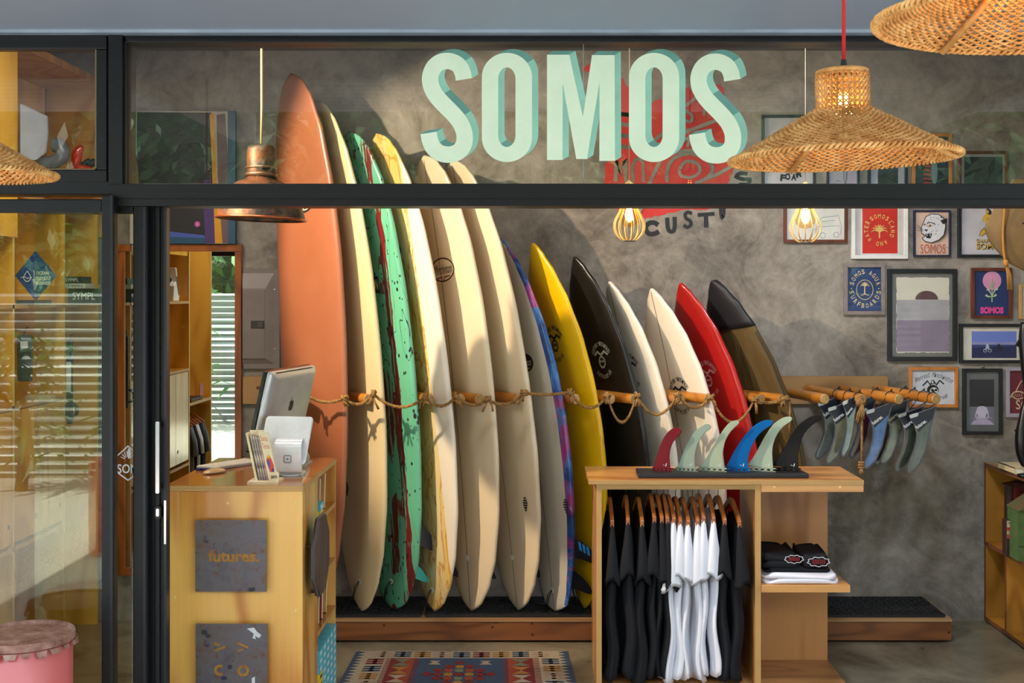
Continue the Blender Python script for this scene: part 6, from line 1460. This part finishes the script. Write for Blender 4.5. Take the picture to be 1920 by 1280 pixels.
ob('cover', MB().box((x_,6.12,RT),(x_+.16,6.33,RT+.004)).box((x_,6.12,RT+.03),(x_+.16,6.33,RT+.034)).box((x_,6.12,RT),(x_+.004,6.33,RT+.034)), M((216,196,150), .6), bk, kind='stuff'); ob('pages', MB().box((x_+.004,6.124,RT+.004),(x_+.158,6.326,RT+.03)), M((236,228,206), .7), bk)
fg = thing('black_figure', 'tall slender black carved figure at the right edge of the photograph', 'figure', (PX(1924,6.05),6.05,RT)); b = MB(); dK = 6.05
b.tube(crom([W(1922,873,dK),W(1915,850,dK),W(1914,820,dK),W(1919,785,dK),W(1926,740,dK),W(1924,690,dK),W(1921,640,dK),W(1923,604,dK)], 5), [.016+.012*abs(math.sin(i*.16)) for i in range(36)], 10); ob('body', b, BLACKG, fg, smooth=True)
b = MB(); b.prism([W(1918,625,dK),W(1906,648,dK),W(1913,651,dK),W(1920,640,dK)], (0,.02,0)); ob('wing', b, BLACKG, fg); b = MB(); b.prism([W(1917,795,dK),W(1904,808,dK),W(1911,815,dK),W(1917,812,dK)], (0,.02,0)); ob('wing', b, BLACKG, fg)
ob('base', MB().lathe([(.04,0),(.04,.012),(.02,.016)], (PX(1923,dK),dK,RT), 20), BLACKG, fg, smooth=True)
# ------------------------------------------------------------------ hanging canvas hat at the right edge
ht = thing('canvas_hat', 'tan canvas hat with a braided chin cord hanging at the right edge', 'hat', W(1930,510,5.5)); dH = 5.5
TAN = M((128,96,52), .75, var=(112,82,42), vs=9, bump=.15, bs=200)
out = [(1866,385),(1845,429),(1856,455),(1872,474),(1893,494),(1920,508),(1955,512),(1990,500),(2015,460),(2022,415),(2005,365),(1960,335),(1900,335)]
cH = Vector((W(1945,425,dH)))
rings = []
for s_, y_ in ((1,0),(.985,-.008),(.8,-.03),(.55,-.05),(.3,-.06),(.05,-.064)): rings.append([cH+(W(x,y,dH)-cH)*s_+Vector((0,y_,0)) for x,y in out])
b = MB(); b.loft(rings); ob('brim', b, TAN, ht, smooth=True, auto=30)
CRD = M((176,116,40), .7)
b = MB(); b.tube(crom([W(1885,345,dH-.05),W(1884,390,dH-.055),W(1881,430,dH-.045),W(1882,470,dH-.035),W(1886,492,dH-.03)], 5), .006, 8); ob('chin_cord', b, CRD, ht, smooth=True)
b = MB()
for k in range(4): b.tube([W(1886,492,dH-.03), W(1889+k*2,515,dH-.03), W(1890+k*2.6,543,dH-.03)], .004, 6)
ob('tassel', b, CRD, ht, smooth=True, recalc=False); ob('cord_knot', MB().lathe([(.001,-.018),(.012,-.01),(.012,.01),(.001,.018)], W(1886,493,dH-.03), 10), CRD, ht, smooth=True)
ob('stamp', Art(lambda x, y, lay: W(x,y,dH-.049)).b.add([W(1916,418,dH-.056),W(1930,414,dH-.06),W(1930,430,dH-.06),W(1922,428,dH-.058)], [(0,1,2,3)]), BLACK, ht, recalc=False)
ob('hat_hook', MB().tube([W(1945,345,dH), W(1945,345,dH)+Vector((0,0,.3)), Vector((PX(1945,dH),dH,ZC))], .003, 6), BLACK, ht)
# ------------------------------------------------------------------ rug
RGT = M((64,86,110), .95); 
def rm(c): c = tuple(int(x*.84) for x in c); return M(c, .95, var=tuple(int(x*.86) for x in c), vs=120)
rBl, rCr, rRd, rOr, rGo, rGr, rPk = rm((62,88,116)), rm((206,190,160)), rm((142,40,40)), rm((178,74,44)), rm((196,138,58)), rm((128,142,112)), rm((214,180,150))
rg = thing('kilim_rug', 'patterned blue, cream and red kilim rug on the concrete floor', 'rug', (-.35,5.3,0))
ry1 = 5.98; ry0 = 4.62
def rmap(u, v_, lay=0):      # u 0..1 left to right, v 0 = far edge .. 1.36 near edge (metres)
    xl = -.862-.035*v_*0-.02*v_; xr = .165+.055*v_; return Vector((xl+(xr-xl)*u, ry1-v_+.01*math.sin(u*9)*.5, .0062+lay*.0004))
b = MB(); rings = []
top = [[rmap(i/24, j*1.36/20) for i in range(25)] for j in range(21)]
b.loft(top, cap=False, closed=False); b.loft([[p+Vector((0,0,-.0055)) for p in r] for r in top], cap=False, closed=False)
edge = [top[0][i] for i in range(25)]+[top[j][24] for j in range(1,21)]+[top[20][i] for i in range(23,-1,-1)]+[top[j][0] for j in range(19,0,-1)]
b.loft([edge, [p+Vector((0,0,-.0055)) for p in edge]], cap=False); ob('field', b, rCr, rg)
a = Art(lambda x, y, lay: rmap(x/1000, y/1000, lay)); a.mats = []
for v0 in range(0,1360,44):          # toothed blue borders
    for s_ in (0,1):
        f_ = (lambda x: x) if s_ == 0 else (lambda x: 1000-x)
        a.poly([(f_(0),v0),(f_(14),v0),(f_(48),v0+22),(f_(14),v0+44),(f_(0),v0+44)], rBl, 1)
a.rect(215,118,790,1240,rBl,1)
for x0_, x1_ in ((180,290),(715,830)): a.rect(x0_,118,x1_,1240,rRd,2)
a.rect(232,118,288,1240,rOr,2.4); a.rect(716,118,760,1240,rOr,2.4)
for v0 in range(124,1230,22):
    for x0_, x1_ in ((158,182),(288,312),(694,716),(828,858)): a.rect(x0_,v0,x1_,v0+10,rRd,2.2)
def hmot(x, y, w_, h_, m_):
    for k in range(3): a.rect(x,y+h_*(k*.38),x+w_,y+h_*(k*.38+.22),m_,3)
    a.rect(x+w_*.38,y,x+w_*.62,y+h_*.98,m_,3)
cc_ = [rPk,rBl,rGo,rPk,rBl,rRd,rGo,rBl,rPk]
for i in range(9): hmot(95+i*92,14,78,84,cc_[i]); hmot(95+i*92,1262,78,84,cc_[i])
sc = [rRd,rBl,rGo,rPk,rBl,rRd,rGo,rPk,rBl,rGo,rRd]
for j in range(10): hmot(72,128+j*112,78,84,sc[j]); hmot(872,128+j*112,78,84,sc[j+1])
for i, m_ in enumerate([rGr,rGo,rCr,rGr,rGo,rCr,rGr,rGo,rCr]):
    for x in (235,773):
        y = 130+i*122
        for s_ in (-1,1): a.poly([(x,y+56),(x-42,y+56+s_*52),(x+42,y+56+s_*52)], m_, 3.2)
def diamond(cx, cy, sx_, sy_):
    for r_ in range(-3,4):
        for q in range(-3,4):
            if abs(r_)+abs(q) > 3: continue
            x = cx+q*sx_; y = cy+r_*sy_; m_ = (rRd,rGr,rGo,rOr)[(abs(r_)+2*abs(q)+(1 if abs(r_)+abs(q) == 3 else 0)*0)%4] if abs(r_)+abs(q) < 3 else rRd
            a.poly([(x-sx_*.62,y),(x,y-sy_*.62),(x+sx_*.62,y),(x,y+sy_*.62)], m_, 3.4)
diamond(500,360,46,58); diamond(500,880,46,58)
for x, y in ((385,175),(615,175),(385,560),(615,560),(385,1080),(615,1080)):
    a.poly([(x-30,y+40),(x+30,y+40),(x+10,y+5),(x+26,y-20),(x-26,y-20),(x-10,y+5)], rCr, 3.2)
a.build('pattern', rg)
b = MB(); random.seed(6)
for i in range(170):
    p = rmap(i/169,0); e = p+Vector((random.uniform(-.006,.006), random.uniform(.008,.022), -.003)); b.tube([p+Vector((0,-.002,-.001)), e], .0022, 4)
ob('fringe', b, rm((196,186,166)), rg, kind='stuff', recalc=False)
# ------------------------------------------------------------------ pink drum outside
t = NT('drum_paint'); v = t.coord(); n1 = t.noise(v, 7, 6, .7); DRUM = t.base(t.mix(t.ramp(n1, [(.58,0.0),(.72,1.0)]), (196,98,96), (172,126,112)), .38, 0, .5, .2)
t = NT('drum_rust'); v = t.coord(); n1 = t.noise(v, 16, 6, .7); RUST = t.base(t.ramp(n1, [(.3,(96,62,48)),(.5,(150,108,92)),(.7,(178,150,140))]), .7, .2); t.bump(n1, .4, .006)
dD = 3.92; dc = Vector((PX(45,dD),dD,0)); rD = 88*dD/F; zD = PZ(1186,dD)
dm = thing('steel_drum', 'small pink painted steel drum with a rusty crimped lid', 'drum', dc)
ob('barrel', MB().lathe([(rD*.96,-.02),(rD*.98,0),(rD*.98,.2),(rD*1.01,.21),(rD*.98,.22),(rD*.98,zD-.03),(rD*.9,zD-.02)], dc, 48), DRUM, dm, smooth=True)
b = MB(); b.lathe([(rD*1.03,zD-.022),(rD*1.04,zD-.004),(rD*1.02,zD+.002),(rD*.97,zD),(rD*.95,zD-.008),(.001,zD-.006)], dc, 48); ob('lid', b, RUST, dm, smooth=True, auto=50)
for k in range(22):
    a_ = 2*math.pi*k/22; c_ = dc+Vector((rD*1.04*math.cos(a_), rD*1.04*math.sin(a_), zD-.024)); tg_ = Vector((-math.sin(a_),math.cos(a_),0)); nr = Vector((math.cos(a_),math.sin(a_),0))
    w_ = .013+.004*((k*7)%3); h_ = .012+.008*((k*5)%3)/2
    ob('lid_tab', MB().prism([c_-tg_*w_, c_+tg_*w_, c_+tg_*w_*.7-Vector((0,0,h_))+nr*.005, c_-tg_*w_*.7-Vector((0,0,h_))+nr*.005], nr*.004), RUST, dm)
# ------------------------------------------------------------------ outside, seen in the glass and the mirror
t = NT('corrugated'); FEN = t.base(t.mix(t.noise(t.coord((1,1,1),True), 5, 4), (128,134,130), (104,112,106)), .42, .35)
fn = thing('corrugated_fence', 'corrugated metal fence across the yard reflected in the glass', 'fence', (0,-3.5,0))
for s_ in range(8):
    x0_ = -8+s_*2; b = MB(); rings = []
    for j in range(65):
        z = j*1.75/64; y = -3.5+.018*math.sin(z*2*math.pi/.085); rings.append([(x0_+.003,y,z),(x0_+1.997,y,z),(x0_+1.997,y-.004,z),(x0_+.003,y-.004,z)])
    b.loft(rings); ob('sheet', b, FEN, fn, smooth=True, auto=50)
def leafm(c): 
    t = NT('leaf'); t.base(t.mix(t.noise(t.coord(pos=True), 3, 3), c, tuple(x*.6 for x in c)), .4, 0, .5); t.p.inputs['Subsurface Weight'].default_value = 0; return t.m
LV = [leafm((96,140,44)), leafm((60,108,40)), leafm((120,150,60))]; BARK = M((92,76,58), .9)
random.seed(21)
def shrub(x, y, h_, w_, n, m_, label, leaf=.5):
    o = thing('garden_shrub', label, 'plant', (x,y,0), 'plants in the yard'); b = MB()
    ob('stem', MB().tube([(x,y,-.02),(x+.05,y,h_*.4),(x,y+.03,h_*.8)], [.06,.05,.02], 8), BARK, o, smooth=True)
    for i in range(n):
        c_ = Vector((x+random.gauss(0,w_*.4), y+random.uniform(-.25,.25), h_*random.uniform(.25,1.05))); a_ = random.uniform(0,6.28); e = random.uniform(-.5,.9); L = leaf*random.uniform(.6,1.2)
        d_ = Vector((math.cos(a_)*math.cos(e), math.sin(a_)*math.cos(e), math.sin(e))); s_ = d_.cross(Vector((0,0,1))).normalized()*L*.1
        b.add([c_-s_*.3, c_+d_*L*.5-s_+Vector((0,0,.03)), c_+d_*L-Vector((0,0,L*.2)), c_+d_*L*.5+s_+Vector((0,0,.03))], [(0,1,2,3)])
    ob('foliage', b, m_, o, recalc=False, kind='stuff')
words = ('one','two','three','four','five','six','seven','eight')
for i, (x, y, h_, w_, n, lf) in enumerate(((-5.6,-4.4,3.0,1.0,260,.5),(-2.6,-4.4,3.3,1.0,260,.5),(.6,-4.4,3.0,1.0,260,.5),(3.9,-4.4,3.4,1.0,260,.5),(-4.6,-2.75,1.3,.4,130,.4),(3.7,-2.5,2.0,.5,200,.5),(-2.7,-2.8,.9,.3,100,.35))):
    shrub(x, y, h_, w_, n, LV[i%3], 'leafy green yard plant reflected in the shop glass, number %s' % words[i], lf)
# tall clipped hedge added to hide sky gaps in the glass reflections
hd = thing('hedge', 'tall dense green hedge behind the corrugated fence', 'hedge', (0,-5.9,0)); b = MB(); nx, nz = 70, 26; rows_ = []
for j in range(nz+1):
    rows_.append([(-9+18*i/nx, -5.9+.35*noise.noise(Vector((i*.35,j*.35,0)))-.004*j*j*.3, 4.9*j/nz+.25*noise.noise(Vector((i*.5,j*.5,7)))*(j/nz)) for i in range(nx+1)])
b.loft(rows_+[[(x_,-7,4.5) for x_ in [-9+18*i/nx for i in range(nx+1)]],[(x_,-7,0) for x_ in [-9+18*i/nx for i in range(nx+1)]]], cap=False, closed=False)
t = NT('backdrop_green'); t.base(t.mix(t.noise(t.coord(pos=True), 6, 6, .7), (46,78,30), (18,34,16)), .7); t.bump(t.noise(t.coord(pos=True), 30, 4), 1, .05)
ob('backdrop_mass', b, t.m, hd, recalc=False); b = MB()
for i in range(2200):
    c_ = Vector((random.uniform(-8.8,8.8), -5.7+random.uniform(-.2,.15), random.uniform(1.4,4.9))); a_ = random.uniform(0,6.28); d_ = Vector((math.cos(a_), .5, math.sin(a_))).normalized(); L = random.uniform(.15,.4); s_ = d_.cross(Vector((0,1,0))).normalized()*L*.16
    b.add([c_, c_+d_*L*.5-s_, c_+d_*L, c_+d_*L*.5+s_], [(0,1,2,3)])
ob('leaves', b, LV[1], hd, recalc=False, kind='stuff')
# red fuel drum standing in the yard (its reflection shows in the sliding doors)
rdm = thing('red_drum', 'small red drum standing in the yard reflected in the door glass', 'drum', (-2.88,-.1,-.02))
ob('barrel', MB().lathe([(.14,0),(.145,.02),(.145,.22),(.15,.23),(.145,.24),(.145,.44),(.15,.45),(.145,.46),(.145,.64),(.13,.65),(.001,.64)], (-2.88,-.1,-.02), 32), M((196,28,30), .35), rdm, smooth=True, auto=50)
